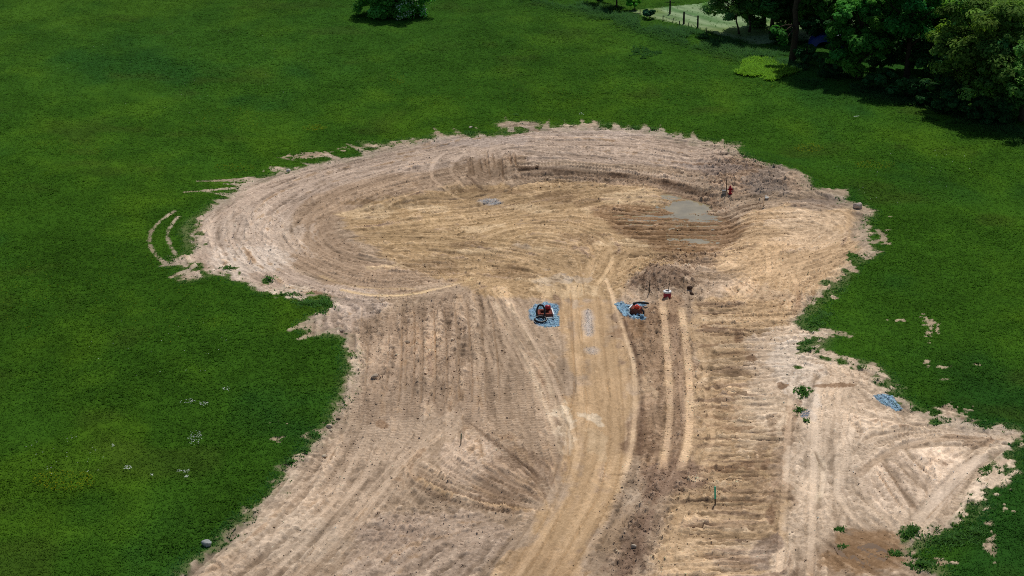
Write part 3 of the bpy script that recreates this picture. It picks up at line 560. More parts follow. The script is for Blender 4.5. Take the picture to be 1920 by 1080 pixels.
def attr_mat(name, rough, spec, scales, amt, bump=0.0, bscale=9.0):
    m, t, b = newmat(name, rough, spec)
    at = t.nodes.new('ShaderNodeAttribute'); at.attribute_name = 'col'
    tc = t.nodes.new('ShaderNodeTexCoord'); src = at.outputs['Color']
    for s, a in zip(scales, amt):
        nz = t.nodes.new('ShaderNodeTexNoise'); nz.inputs['Scale'].default_value = s; nz.inputs['Detail'].default_value = 4; nz.inputs['Roughness'].default_value = .65
        t.links.new(tc.outputs['Object'], nz.inputs['Vector'])
        mr = t.nodes.new('ShaderNodeMapRange'); mr.inputs['From Min'].default_value = .3; mr.inputs['From Max'].default_value = .7
        mr.inputs['To Min'].default_value = 1 - a; mr.inputs['To Max'].default_value = 1 + a; t.links.new(nz.outputs['Fac'], mr.inputs['Value'])
        mx = t.nodes.new('ShaderNodeVectorMath'); mx.operation = 'SCALE'; t.links.new(src, mx.inputs[0]); t.links.new(mr.outputs['Result'], mx.inputs['Scale']); src = mx.outputs[0]
    t.links.new(src, b.inputs['Base Color'])
    if bump:
        nz = t.nodes.new('ShaderNodeTexNoise'); nz.inputs['Scale'].default_value = bscale; nz.inputs['Detail'].default_value = 5; t.links.new(tc.outputs['Object'], nz.inputs['Vector'])
        bp = t.nodes.new('ShaderNodeBump'); bp.inputs['Strength'].default_value = bump; bp.inputs['Distance'].default_value = .05
        t.links.new(nz.outputs['Fac'], bp.inputs['Height']); t.links.new(bp.outputs['Normal'], b.inputs['Normal'])
    return m
M_soil = attr_mat('bare_soil', .95, .12, (14.0, 3.0), (.16, .08), .6, 11.0)
M_turf = attr_mat('turf', 1.0, .0, (6.0, 22.0), (.1, .1), .25, 8.0)
M_field = attr_mat('mown_grass', 1.0, .0, (4.0, 18.0), (.12, .12), .3, 8.0)
NXX, NYY = len(xs), len(ys)
def add_mesh(name, co, faces, mat, col=None, parent=None, smooth=False):
    me = bpy.data.meshes.new(name); n = faces.shape[1]
    me.vertices.add(len(co)); me.vertices.foreach_set('co', np.ascontiguousarray(co, np.float32).ravel())
    me.loops.add(faces.size); me.loops.foreach_set('vertex_index', np.ascontiguousarray(faces, np.int32).ravel())
    me.polygons.add(len(faces)); me.polygons.foreach_set('loop_start', np.arange(0, faces.size, n, dtype=np.int32))
    me.polygons.foreach_set('loop_total', np.full(len(faces), n, np.int32))
    if smooth: me.polygons.foreach_set('use_smooth', np.ones(len(faces), bool))
    me.update()
    if col is not None:
        a = me.color_attributes.new('col', 'FLOAT_COLOR', 'POINT')
        c4 = np.ones((len(co), 4), np.float32); c4[:, :3] = col; a.data.foreach_set('color', c4.ravel())
    if isinstance(mat, (list, tuple)):
        for m_ in mat: me.materials.append(m_)
    elif mat: me.materials.append(mat)
    o = bpy.data.objects.new(name, me); COL.objects.link(o)
    if parent: o.parent = parent
    return o
fidx = (np.arange(NYY - 1)[:, None] * NXX + np.arange(NXX - 1)[None, :])
dsum = DIRT[:-1, :-1].astype(int) + DIRT[1:, :-1] + DIRT[:-1, 1:] + DIRT[1:, 1:]
fdirt = dsum >= 2; ffield = FIELD[:-1, :-1] & ~fdirt; fmead = ~fdirt & ~ffield
CO = np.stack([X, Y, Z], -1).reshape(-1, 3); CC = COLR.reshape(-1, 3)
def tagg(o, label=None, cat=None, group=None, kind=None):
    if label: o['label'] = label
    if cat: o['category'] = cat
    if group: o['group'] = group
    if kind: o['kind'] = kind
    return o
def part_of_grid(name, mask, mat, label, cat):
    f0 = fidx[mask]; f = np.stack([f0, f0 + 1, f0 + NXX + 1, f0 + NXX], 1)
    u, inv = np.unique(f, return_inverse=True)
    o = add_mesh(name, CO[u], inv.reshape(f.shape), mat, CC[u], smooth=True)
    tagg(o, label, cat, kind='structure'); return o
part_of_grid('dirt_ground', fdirt, M_soil, 'bare graded tan soil of the cleared turning circle and haul road', 'bare ground')
part_of_grid('meadow_ground', fmead, M_turf, 'green turf ground of the meadow around the clearing', 'meadow')
part_of_grid('mown_field', ffield, M_field, 'pale mown field with swath lines beyond the wire fence', 'field')

def zat(x, y):
    """height of the finished ground at points (nearest cell in the fine block)"""
    x = np.asarray(x, float); y = np.asarray(y, float)
    i = np.clip(np.searchsorted(xs, x), 1, NXX - 1); j = np.clip(np.searchsorted(ys, y), 1, NYY - 1)
    return Z[j, i]
def fine(arr, x, y, default):
    i = ((np.asarray(x) - FX0) / DX + .5).astype(int); j = ((np.asarray(y) - FY0) / DY + .5).astype(int)
    ok = (i >= 0) & (i < NX) & (j >= 0) & (j < NY)
    return np.where(ok, arr[np.clip(j, 0, NY - 1), np.clip(i, 0, NX - 1)], default)

# ------------------------------------------------------------------ grass
def leaf_mat(name, trans=.35, rough=.6, spec=.2, upn=0.0):
    m, t, b = newmat(name, rough, spec)
    at = t.nodes.new('ShaderNodeAttribute'); at.attribute_name = 'col'; t.links.new(at.outputs['Color'], b.inputs['Base Color'])
    ge = t.nodes.new('ShaderNodeNewGeometry'); mxn = t.nodes.new('ShaderNodeMix'); mxn.data_type = 'VECTOR'; mxn.inputs[0].default_value = upn
    t.links.new(ge.outputs['Normal'], mxn.inputs[4]); mxn.inputs[5].default_value = (0, 0, 1); nn_ = t.nodes.new('ShaderNodeVectorMath'); nn_.operation = 'NORMALIZE'
    t.links.new(mxn.outputs[1], nn_.inputs[0]); t.links.new(nn_.outputs[0], b.inputs['Normal'])
    tr_ = t.nodes.new('ShaderNodeBsdfTranslucent'); mx = t.nodes.new('ShaderNodeMixShader'); mx.inputs[0].default_value = trans
    sc_ = t.nodes.new('ShaderNodeVectorMath'); sc_.operation = 'MULTIPLY'; sc_.inputs[1].default_value = (1.15, 1.25, .6)
    t.links.new(at.outputs['Color'], sc_.inputs[0]); t.links.new(sc_.outputs[0], tr_.inputs['Color'])
    t.links.new(b.outputs[0], mx.inputs[1]); t.links.new(tr_.outputs[0], mx.inputs[2])
    t.links.new(mx.outputs[0], t.nodes['Material Output'].inputs['Surface']); return m
M_grass = leaf_mat('grass_blade', .35, .9, .03, .65)
def blades(name, x, y, hgt, col, nb, label, cat, wid=.035, spread=.10, z=None, lean=(.5, 1.6)):
    n = len(x); z = zat(x, y) if z is None else z
    co = np.zeros((n, nb, 3, 3), np.float32); cl = np.zeros((n, nb, 3, 3), np.float32)
    for b in range(nb):
        a = rng.uniform(0, 2 * math.pi, n); r = rng.uniform(0, spread, n); h = hgt * rng.uniform(.6, 1.15, n); ln = h * rng.uniform(*lean, n); a2 = rng.uniform(0, 2 * math.pi, n)
        bx = x + np.cos(a) * r; by = y + np.sin(a) * r; ww = wid * rng.uniform(.6, 1.3, n)
        co[:, b, 0] = np.c_[bx - np.sin(a2) * ww, by + np.cos(a2) * ww, z - .03]; co[:, b, 1] = np.c_[bx + np.sin(a2) * ww, by - np.cos(a2) * ww, z - .03]
        co[:, b, 2] = np.c_[bx + np.cos(a2) * ln, by + np.sin(a2) * ln, z + h]
        cv = col * rng.uniform(.9, 1.1, (n, 1)); cl[:, b, :2] = cv[:, None]; cl[:, b, 2] = cv
    o = add_mesh(name, co.reshape(-1, 3), np.arange(n * nb * 3).reshape(-1, 3), M_grass, cl.reshape(-1, 3))
    tagg(o, label, cat, kind='stuff'); return o
N = 900000
yy = 68 + (250 - 68) * rng.random(N) ** 1.2
xx = rng.uniform(-1, 1, N) * (yy * .36 + 8)
sv = fine(S, xx, yy, 0.0)
wv = fine(wide, xx, yy, 0.0); thin = .8 * sstep(.22, .5, sv) * sstep(.02, .2, wv + fine(gt, xx, yy, 0.0)) + .35 * sstep(.1, .5, wv) * sstep(-.25, .35, fbm(xx, yy, 1 / 2.0, 3, 55.0))
keep = (sv < 0.5) & (rng.random(N) > thin)
keep |= (sv >= .5) & (sv < .95) & (wv < .86) & (rng.random(N) < .5 * (1 - sstep(.5, 1.0, sv)) * sstep(-.3, .3, fbm(xx, yy, 1 / .9, 2, 58.0)))
sd_ = (xx - FA[0]) * fn[0] + (yy - FA[1]) * fn[1]; al_ = (xx - FA[0]) * fd[0] + (yy - FA[1]) * fd[1]
keep &= ~((sd_ > 0.6) & (al_ > -2.5 + sd_ * .12) & (al_ < 17 + sd_ * .25)) | (rng.random(N) < .05)
xx = xx[keep]; yy = yy[keep]; sd_ = sd_[keep]; al_ = al_[keep]
gc = meadow_col(xx, yy)
hg = .045 + .035 * fbm(xx, yy, 1 / 4.0, 3, 12.0) + .025 * rng.random(len(xx)) + .00015 * yy
nearfence = np.exp(-((sd_ + 2.5) / 3.0) ** 2) * (al_ > -20) * (fbm(xx, yy, 1 / 3.0, 2, 99.0) > -.1)
hg = hg + .35 * nearfence; gc = gc * (1 - .6 * nearfence[:, None]) + lin((62, 104, 66)) * .6 * nearfence[:, None]
edg = fine(wide, xx, yy, 0.0) > .12
gc = np.where(edg[:, None] & (rng.random(len(xx)) < .45)[:, None], gc * .5 + lin((44, 92, 52)) * .5, gc)
blades('meadow_grass', xx, yy, hg, gc, 3, 'dense green meadow grass around the clearing', 'grass', wid=.05, lean=(1.0, 2.6))

def tuft_patch(cx, cy, rx, ry, n, h, rgb, name, label, cat, nb=5, wid=.05):
    a = rng.uniform(0, 2 * math.pi, n); r = np.sqrt(rng.random(n)); px_ = cx + rx * r * np.cos(a) * (1 + .25 * np.sin(3 * a + 1)); py_ = cy + ry * r * np.sin(a) * (1 + .3 * np.sin(2 * a + cx))
    x, y, z = G(px_, py_); kp = fbm(x, y, 1 / 1.6, 3, 6.0, .6) + .5 * (1 - r) > -.05; x = x[kp]; y = y[kp]; z = z[kp]; n = len(x)
    return blades(name, x, y, h * np.ones(n), lin(rgb)[None] * rng.uniform(.6, 1.3, (n, 1)), nb, label, cat, wid, .12)
# weeds that took hold on the spoil, and odd clumps in the meadow
SPOTS = [(1505,735,10,8,70,.35),(1498,768,7,5,26,.25),(1512,790,5,3,12,.2),(1530,605,16,9,60,.3),(1545,590,16,9,60,.3),(1515,640,10,6,26,.25),(1575,545,12,5,30,.25),(1520,655,12,5,26,.22),
 (1708,998,12,9,70,.35),(1575,992,7,4,26,.25),(1678,1035,10,5,36,.25),(1580,1025,6,3,14,.2),(1780,1012,34,14,160,.35),(1826,1000,20,12,90,.35),(1730,1058,22,7,60,.3),(1615,690,10,3,20,.22),
 (506,524,8,4,34,.3),(580,570,24,6,130,.35),(609,566,10,8,60,.35),(545,552,14,4,40,.3),(608,584,5,4,14,.3),(426,502,12,3,26,.2),(590,815,7,4,24,.35),(572,845,5,4,20,.35),(545,868,6,4,20,.35),(1141,236,7,3,20,.3),(1188,240,8,3,22,.3),(1225,243,7,3,20,.3),(880,250,7,3,24,.3),(967,216,5,2,14,.3),(1850,880,12,7,30,.25),(1604,480,8,3,12,.22)]
tx_, ty_, th_ = [], [], []
for (a, b, rx, ry, n, h) in SPOTS:
    n = max(4, int(n * .5)); an = rng.uniform(0, 6.283, n * 3); r = rng.random(n * 3) ** .8 * (1 + .6 * np.sin(3 * an + a) * .6); x, y, z = G(a + 1.7 * rx * r * np.cos(an), b + 1.5 * ry * r * np.sin(an)); tx_.append(x); ty_.append(y); th_.append(np.full(n * 3, h * .5) * (1.1 - .6 * r))
tx_ = np.concatenate(tx_); ty_ = np.concatenate(ty_); th_ = np.concatenate(th_)
blades('weeds', tx_, ty_, th_, lin((76, 116, 56))[None] * rng.uniform(.6, 1.5, (len(tx_), 1)), 5, 'scattered dark green weeds on the spoil at the edges of the clearing', 'weeds', .05, .12)
tuft_patch(1432, 131, 52, 18, 3600, .3, (118, 166, 52), 'bright_weeds', 'bright yellow-green patch of weeds beside the tree shadow', 'weeds', 5, .09)
tuft_patch(1205, 98, 30, 10, 300, .2, (56, 98, 48), 'sedge_clump', 'dark blue-green clump of taller grass in the upper meadow', 'tall grass', 5, .05)

# flowers
def specks(name, pts, n, r, rgb, label, size=.035, h=.2):
    X_, Y_ = [], []
    for (a, b, rx, ry, k) in pts:
        m_ = int(n * k); an = rng.uniform(0, 6.283, m_); rr = np.sqrt(rng.random(m_)); x, y, z = G(a + rx * rr * np.cos(an), b + ry * rr * np.sin(an)); X_.append(x); Y_.append(y)
    x = np.concatenate(X_); y = np.concatenate(Y_); ok = fine(S, x, y, 0.0) < .45; x = x[ok]; y = y[ok]; m_ = len(x); z = zat(x, y) + h * rng.uniform(.7, 1.1, m_)
    s = size * rng.uniform(.6, 1.3, m_); co = np.zeros((m_, 4, 3), np.float32)
    for q, (u, v) in enumerate(((-1, 0), (0, -1), (1, 0), (0, 1))): co[:, q] = np.c_[x + u * s, y + v * s, z + .4 * s * u]
    c = np.repeat((lin(rgb)[None] * rng.uniform(.7, 1.1, (m_, 1)))[:, None], 4, 1)
    o = add_mesh(name, co.reshape(-1, 3), np.arange(m_ * 4).reshape(-1, 4), M_grass, c.reshape(-1, 3)); tagg(o, label, 'flowers', kind='stuff')
specks('white_flowers', [(425,733,8,4,.3),(382,762,10,4,.5),(352,757,16,4,.4),(365,825,14,14,1),(345,888,14,3,.4),(350,898,4,2,.3),(285,895,3,2,.2),(240,882,8,4,.5),(212,840,3,3,.2),(1605,222,6,2,.3),(130,860,90,40,.5),(300,650,160,60,.4),(1700,330,150,60,.4),(1090,217,5,2,.25),(300,120,280,100,.7),(1460,95,20,6,.1)], 60, 1, (226, 230, 226), 'tiny white flowers dotted through the meadow', .034)
specks('yellow_flowers', [(1515,280,30,8,1),(590,242,24,6,1.2),(440,318,40,8,1),(120,905,60,20,2.0),(1640,312,40,8,.8),(430,225,70,22,1.4),(140,280,80,16,1.0),(745,150,14,14,.5),(1280,150,200,50,.8),(900,180,200,30,.9),(300,560,150,90,1),(60,560,60,80,.5)], 170, 1, (150, 150, 20), 'tiny yellow flowers in loose drifts across the meadow', .032)

# ------------------------------------------------------------------ loose earth and stones
M_clod = attr_mat('crumbled_soil', .95, .1, (20.0,), (.15,))
ICO = None
def ico():
    t = (1 + 5 ** .5) / 2
    v = np.array([(-1,t,0),(1,t,0),(-1,-t,0),(1,-t,0),(0,-1,t),(0,1,t),(0,-1,-t),(0,1,-t),(t,0,-1),(t,0,1),(-t,0,-1),(-t,0,1)], float); v /= np.linalg.norm(v[0])
    f = np.array([(0,11,5),(0,5,1),(0,1,7),(0,7,10),(0,10,11),(1,5,9),(5,11,4),(11,10,2),(10,7,6),(7,1,8),(3,9,4),(3,4,2),(3,2,6),(3,6,8),(3,8,9),(4,9,5),(2,4,11),(6,2,10),(8,6,7),(9,8,1)])
    return v, f
IV, IF = ico()
OV = np.array([(1,0,0),(-1,0,0),(0,1,0),(0,-1,0),(0,0,1),(0,0,-1)], float); OF = np.array([(0,2,4),(2,1,4),(1,3,4),(3,0,4),(2,0,5),(1,2,5),(3,1,5),(0,3,5)])
def scatter(name, x, y, size, col, mat, label, cat, lod='o', sink=.25, flat=.75):
    n = len(x); V, F = (IV, IF) if lod == 'i' else (OV, OF); nv = len(V)
    z = zat(x, y); a = rng.uniform(0, 6.283, n)
    jit = V[None] * rng.uniform(.65, 1.25, (n, nv, 1)) * (size[:, None, None])
    jit = jit * np.stack([rng.uniform(.8, 1.4, n), rng.uniform(.7, 1.1, n), np.full(n, flat)], 1)[:, None, :]
    ca, sa = np.cos(a)[:, None], np.sin(a)[:, None]
    t1 = jit[..., 0] + .4 * jit[..., 2]
    co = np.stack([x[:, None] + t1 * ca - jit[..., 1] * sa, y[:, None] + t1 * sa + jit[..., 1] * ca, z[:, None] + size[:, None] * flat * (1 - 2 * sink) + jit[..., 2]], -1)
    f = (np.arange(n) * nv)[:, None, None] + F[None]
    c = np.repeat(col[:, None], nv, 1)
    o = add_mesh(name, co.reshape(-1, 3), f.reshape(-1, 3), mat, c.reshape(-1, 3)); tagg(o, label, cat, kind='stuff'); return o
# clods where the soil is broken up
pr = (np.clip(clodmap - .12, 0, 2.0) * np.maximum(.15, n1 + .45) * SOIL * (fy < 168)).astype(np.float64).ravel(); pr /= pr.sum()
NC = 46000
ci = np.random.default_rng(2).choice(pr.size, NC, p=pr)
cx_ = fx.ravel()[ci] + rng.uniform(-.04, .04, NC); cy_ = fy.ravel()[ci] + rng.uniform(-.04, .04, NC)
sz = .016 + .045 * rng.random(NC) ** 4 + .06 * (rng.random(NC) < .012) * rng.random(NC)
cc_ = np.clip(dirtcol.reshape(-1, 3)[ci] * rng.uniform(1.0, 2.0, (NC, 1)), 0, .8)
scatter('soil_clods', cx_, cy_, sz, cc_, M_clod, 'loose brown clods of earth strewn over the clearing', 'clods', 'o', flat=.4)
def gravel(name, poly, n, rgb, label, size=(.012, .034), spill=0.0):
    px0 = min(p[0] for p in poly); px1 = max(p[0] for p in poly); py0 = min(p[1] for p in poly); py1 = max(p[1] for p in poly)
    X_ = rng.uniform(px0 - 2, px1 + 2, n * 3); Y_ = rng.uniform(py0 - 2, py1 + 2, n * 3)
    x, y, z = G(X_, Y_)
    ok = inpoly(X_ + 5 * fbm(x, y, 1 / .8, 2, 7.0) + rng.normal(0, 1.0, len(X_)), Y_ + 2.5 * fbm(x, y, 1 / .8, 2, 17.0) + rng.normal(0, .5, len(X_)), poly); x = x[ok][:n]; y = y[ok][:n]; m_ = len(x)
    s = rng.uniform(*size, m_)
    c = lin(rgb)[None] * np.exp(rng.normal(0, .26, (m_, 1))) * (1 + rng.normal(0, .06, (m_, 3)))
    return scatter(name, x, y, s, np.clip(c, 0, .9), M_clod, label, 'gravel', 'o', .1, .45)
gravel('blue_gravel', [(994,580),(1003,570),(1020,568),(1035,567),(1047,571),(1047,585),(1042,590),(1047,596),(1047,610),(1030,612),(1010,611),(1003,603),(993,596)], 16000, (164, 198, 218), 'blue-grey crushed stone around the brick inlet left of the haul road')
gravel('blue_gravel', [(1153,567),(1165,565),(1172,571),(1182,574),(1192,570),(1208,568),(1212,572),(1196,577),(1178,580),(1180,587),(1192,591),(1206,589),(1212,594),(1206,599),(1190,598),(1173,592),(1162,580)], 11000, (164, 198, 218), 'crescent of blue-grey crushed stone right of the haul road')
gravel('blue_gravel', [(1636,741),(1655,738),(1672,742),(1678,755),(1692,764),(1680,768),(1655,756)], 5000, (170, 202, 220), 'small spill of blue-grey crushed stone near the right-hand meadow edge')
gravel('grey_gravel', [(1094,580),(1106,578),(1112,592),(1113,618),(1108,630),(1098,628),(1096,610),(1098,595)], 450, (206, 200, 190), 'pale grey gravel in a wheel rut of the haul road')
gravel('grey_gravel', [(1096,652),(1114,648),(1124,654),(1120,662),(1102,661)], 90, (206, 200, 192), 'faint grey gravel patch across the haul road below the inlets')
gravel('grey_gravel', [(895,376),(915,372),(942,377),(940,382),(905,382)], 500, (196, 206, 212), 'small bluish gravel streak on the floor of the turning circle')
gravel('grey_gravel', [(1503,768),(1514,766),(1518,778),(1512,786),(1504,782)], 240, (130, 160, 186), 'thin sprinkle of bluish stones below the green weed tuft')

# individual rocks
M_rock = attr_mat('rock', .85, .2, (6.0, 25.0), (.2, .2), .5, 9.0)
def rock(px, py, s, rgb, label, seed, flat=.7):
    r = np.random.default_rng(seed); import bmesh
    bm = bmesh.new(); bmesh.ops.create_icosphere(bm, subdivisions=3, radius=1.0)
    v = np.array([tuple(q.co) for q in bm.verts]); f = np.array([[q.index for q in fc.verts] for fc in bm.faces]); bm.free()
    for k in range(9):                                  # chip flat facets off a ball
        d = r.normal(size=3); d /= np.linalg.norm(d); t = r.uniform(.55, .85); dd = v @ d; v = v - np.where(dd > t, dd - t, 0)[:, None] * d
    v = v * (1 + .05 * r.normal(size=(len(v), 1))) * np.array([r.uniform(1, 1.4), r.uniform(.8, 1.1), flat]) * s / 2
    x, y, z = G3(px, py); z = float(zat(x, y))
    o = add_mesh('rock', v + np.array([0, 0, s * flat * .28]), f, M_rock, np.repeat(lin(rgb)[None], len(v), 0)); o.location = (x, y, z); o.rotation_euler.z = r.uniform(0, 6)
    tagg(o, label, 'rock', 'loose rocks around the clearing')
for k, a in enumerate([(702,709,.42,(178,160,138),'rounded tan rock alone on the brown soil of the left shoulder'),(387,1023,.55,(150,154,150),'light grey rock in the grass at the lower left edge of the soil'),
 (763,641,.34,(170,150,126),'tan rock on the furrowed soil above the lone rounded rock'),(617,801,.36,(190,172,146),'pale rock at the grass corner left of the square dark patch'),(621,809,.24,(190,172,146),'small pale stone just below the pale rock at the grass corner'),
 (634,786,.28,(150,128,104),'brown stone touching the grass above the pale rock'),(541,321,.4,(206,200,186),'whitish stone on the upper left rim of the clearing'),(1608,389,.85,(186,170,156),'large pale rock on the right rim where soil meets meadow'),
 (640,617,.42,(168,150,130),'brownish rock beside the lowest finger of soil on the left'),(1293,542,.42,(74,54,42),'dark brown lump of earth right of the red and white drum'),(1297,550,.3,(80,60,46),'smaller dark lump just below the dark brown lump'),
 (1188,1024,.3,(176,160,140),'pale stone at the left foot of the dark clod ridge'),(1143,297,.4,(196,178,160),'pale stone on the far bank of the turning circle'),(1386,548,.36,(196,170,134),'tan stone between the curved wheel marks on the right'),
 (1007,324,.4,(132,108,84),'brown clod-like rock on top of the dark cut bank'),(883,240,.3,(214,196,176),'pinkish pale stone at the grass fringe on the far edge'),(777,661,.26,(178,158,134),'small stone right of the lone rounded rock on the furrows'),(608,856,.3,(196,178,152),'light stone on the lower left soil edge'),(1438,372,.34,(206,202,192),'white stone beside the thin wooden lath near the hydrant')]):
    rock(a[0], a[1], a[2], a[3], a[4], 40 + k)

# ------------------------------------------------------------------ water
def water_mat(name, rgb, rough=.06):
    m, t, b = newmat(name, rough, .5); b.inputs['Base Color'].default_value = (*lin(rgb), 1)
    nz = t.nodes.new('ShaderNodeTexNoise'); nz.inputs['Scale'].default_value = .9; nz.inputs['Detail'].default_value = 3
    tc = t.nodes.new('ShaderNodeTexCoord'); t.links.new(tc.outputs['Object'], nz.inputs['Vector'])
    cr = t.nodes.new('ShaderNodeValToRGB'); cr.color_ramp.elements[0].color = (*(lin(rgb) * .82), 1); cr.color_ramp.elements[1].color = (*(lin(rgb) * 1.12), 1)
    cr.color_ramp.elements[0].position = .35; cr.color_ramp.elements[1].position = .65
    t.links.new(nz.outputs['Fac'], cr.inputs[0]); t.links.new(cr.outputs[0], b.inputs['Base Color']); return m
M_w1 = water_mat('silty_water', (150, 136, 104), .12); M_w2 = water_mat('brown_water', (124, 98, 66), .07)
def puddle(poly, q, mat, label, dz=0.0):
    c = np.array(poly, float); n = len(c); pts = []
    for i in range(n):
        a, b, d, e = c[i - 1], c[i], c[(i + 1) % n], c[(i + 2) % n]
        for t in (0, .33, .66): pts.append(.5 * ((2 * b) + (-a + d) * t + (2 * a - 5 * b + 4 * d - e) * t * t + (-a + 3 * b - 3 * d + e) * t ** 3))
    pts = np.array(pts); x, y, z = G(pts[:, 0], pts[:, 1])
    lv = q + dz
    gx, gy = x.mean(), y.mean()
    co = np.c_[x, y, np.full(len(x), lv)]; co = np.vstack([co, [[gx, gy, lv]]]); m_ = len(x)
    f = np.array([(i, (i + 1) % m_, m_) for i in range(m_)])
    ar = ((x - np.roll(x, -1)) * (y + np.roll(y, -1))).sum()
    if ar < 0: f = f[:, ::-1]
    o = add_mesh('puddle', co, f, mat); tagg(o, label, 'puddle', kind='structure')
puddle([(1150,400),(1200,397),(1228,390),(1228,366),(1262,360),(1296,364),(1330,380),(1352,398),(1352,428),(1270,432),(1210,428),(1170,416)], WET[0] - .045, M_w1, 'silty grey-green puddle below the bank, trailing off into streaks between ruts')
puddle([(1250,436),(1290,436),(1330,436),(1370,442),(1360,466),(1310,468),(1262,466)], WET[0] - .065, M_w1, 'narrow lower puddle in the ruts on the right of the turning circle')
puddle([(1556,990),(1600,980),(1650,980),(1700,1005),(1726,1050),(1710,1076),(1640,1074),(1580,1050)], WET[1] - .10, M_w2, 'muddy brown puddle near the lower right corner')

# ------------------------------------------------------------------ solids: tubes, boxes, lathes
def simple(name, rgb, rough=.6, spec=.3, metal=0, var=.12, scale=8.0, bump=0):
    m, t, b = newmat(name, rough, spec); b.inputs['Metallic'].default_value = metal
    tc = t.nodes.new('ShaderNodeTexCoord'); nz = t.nodes.new('ShaderNodeTexNoise'); nz.inputs['Scale'].default_value = scale; nz.inputs['Detail'].default_value = 4
    t.links.new(tc.outputs['Object'], nz.inputs['Vector']); cr = t.nodes.new('ShaderNodeValToRGB'); c = lin(rgb)
    cr.color_ramp.elements[0].position = .3; cr.color_ramp.elements[1].position = .7
    cr.color_ramp.elements[0].color = (*(c * (1 - var)), 1); cr.color_ramp.elements[1].color = (*np.clip(c * (1 + var), 0, 1), 1)
    t.links.new(nz.outputs['Fac'], cr.inputs[0]); t.links.new(cr.outputs[0], b.inputs['Base Color']); return m
def tube(pts, rad, seg=8, corr=None):
    pts = np.array(pts, float); n = len(pts); rad = np.broadcast_to(np.asarray(rad, float), (n,))
    t = np.gradient(pts, axis=0); t /= np.linalg.norm(t, axis=1)[:, None] + 1e-9
    up = np.array([0, 0, 1.0]) if abs(t[0, 2]) < .9 else np.array([1.0, 0, 0]); V = []
    for k in range(n):
        u = np.cross(t[k], up); u /= np.linalg.norm(u) + 1e-9; v = np.cross(t[k], u); up = np.cross(u, t[k]) * 1.0
        a = np.linspace(0, 2 * math.pi, seg, endpoint=False)
        V.append(pts[k] + rad[k] * (np.cos(a)[:, None] * u + np.sin(a)[:, None] * v))
    V = np.concatenate(V); F = []
    for k in range(n - 1):
        for j in range(seg): F.append((k * seg + j, k * seg + (j + 1) % seg, (k + 1) * seg + (j + 1) % seg, (k + 1) * seg + j))
    c0 = len(V); V = np.vstack([V, pts[0], pts[-1]])
    for j in range(seg): F.append(((j + 1) % seg, j, c0, c0)); F.append(((n - 1) * seg + j, (n - 1) * seg + (j + 1) % seg, c0 + 1, c0 + 1))
    return V, F
def boxm(x0, x1, y0, y1, z0, z1):
    V = np.array([(x0,y0,z0),(x1,y0,z0),(x1,y1,z0),(x0,y1,z0),(x0,y0,z1),(x1,y0,z1),(x1,y1,z1),(x0,y1,z1)], float)
    return V, [(0,3,2,1),(4,5,6,7),(0,1,5,4),(1,2,6,5),(2,3,7,6),(3,0,4,7)]
def lathe(prof, seg=20):
    V = []; F = []
    for r, z in prof:
        for j in range(seg): a = 2 * math.pi * j / seg; V.append((r * math.cos(a), r * math.sin(a), z))
    for k in range(len(prof) - 1):
        for j in range(seg): F.append((k * seg + j, k * seg + (j + 1) % seg, (k + 1) * seg + (j + 1) % seg, (k + 1) * seg + j))
    return np.array(V), F
def build(name, pieces, mat, parent=None, smooth=False, loc=None, rot=None):
    me = bpy.data.meshes.new(name); V = []; F = []; o_ = 0
    for v, f in pieces:
        V += [tuple(q) for q in v]; F += [tuple(dict.fromkeys(i + o_ for i in q)) for q in f]; o_ += len(v)
    me.from_pydata(V, [], F); me.materials.append(mat)
    if smooth:
        for p in me.polygons: p.use_smooth = True
    o = bpy.data.objects.new(name, me); COL.objects.link(o)
    if parent: o.parent = parent
    if loc is not None: o.location = loc
    if rot is not None: o.rotation_euler = rot
    return o
def thing(name, loc, label, cat, group=None, rz=0, rot=None):
    o = bpy.data.objects.new(name, None); COL.objects.link(o); o.location = loc; o.rotation_euler = rot or (0, 0, rz); o.empty_display_size = .2
    return tagg(o, label, cat, group)
def ground(px, py):
    x, y, z = G3(px, py); return x, y, float(zat(x, y))

M_white = simple('white_board', (226, 226, 222), .6); M_red = simple('red_paint', (164, 28, 38), .45, .4); M_orange = simple('orange_red_plastic', (226, 66, 30), .45, .4)
M_black = simple('black_hose', (13, 16, 22), .4, .4); M_steel = simple('grey_steel', (84, 86, 88), .5, .4, .4); M_wood = simple('weathered_wood', (88, 78, 64), .85, .1); M_dwood = simple('dark_wood', (52, 50, 44), .85, .1)
M_lath = simple('raw_lath', (178, 146, 100), .8); M_teal = simple('teal_paint', (56, 190, 156), .6); M_conc = simple('concrete', (168, 162, 150), .9); M_maroon = simple('maroon_plastic', (150, 36, 56), .5); M_ribbon = simple('white_ribbon', (232, 232, 228), .6)
def brick_mat():
    m, t, b = newmat('brick', .9, .15); tc = t.nodes.new('ShaderNodeTexCoord'); br = t.nodes.new('ShaderNodeTexBrick')
    mp = t.nodes.new('ShaderNodeMapping'); mp.inputs['Rotation'].default_value = (math.radians(90), 0, 0); t.links.new(tc.outputs['Object'], mp.inputs['Vector']); t.links.new(mp.outputs[0], br.inputs['Vector'])
    br.inputs['Scale'].default_value = 4; br.inputs['Color1'].default_value = (*lin((130, 62, 44)), 1); br.inputs['Color2'].default_value = (*lin((100, 46, 34)), 1); br.inputs['Mortar'].default_value = (*lin((150, 136, 122)), 1); br.inputs['Mortar Size'].default_value = .012
    t.links.new(br.outputs['Color'], b.inputs['Base Color']); return m
M_brick = brick_mat()
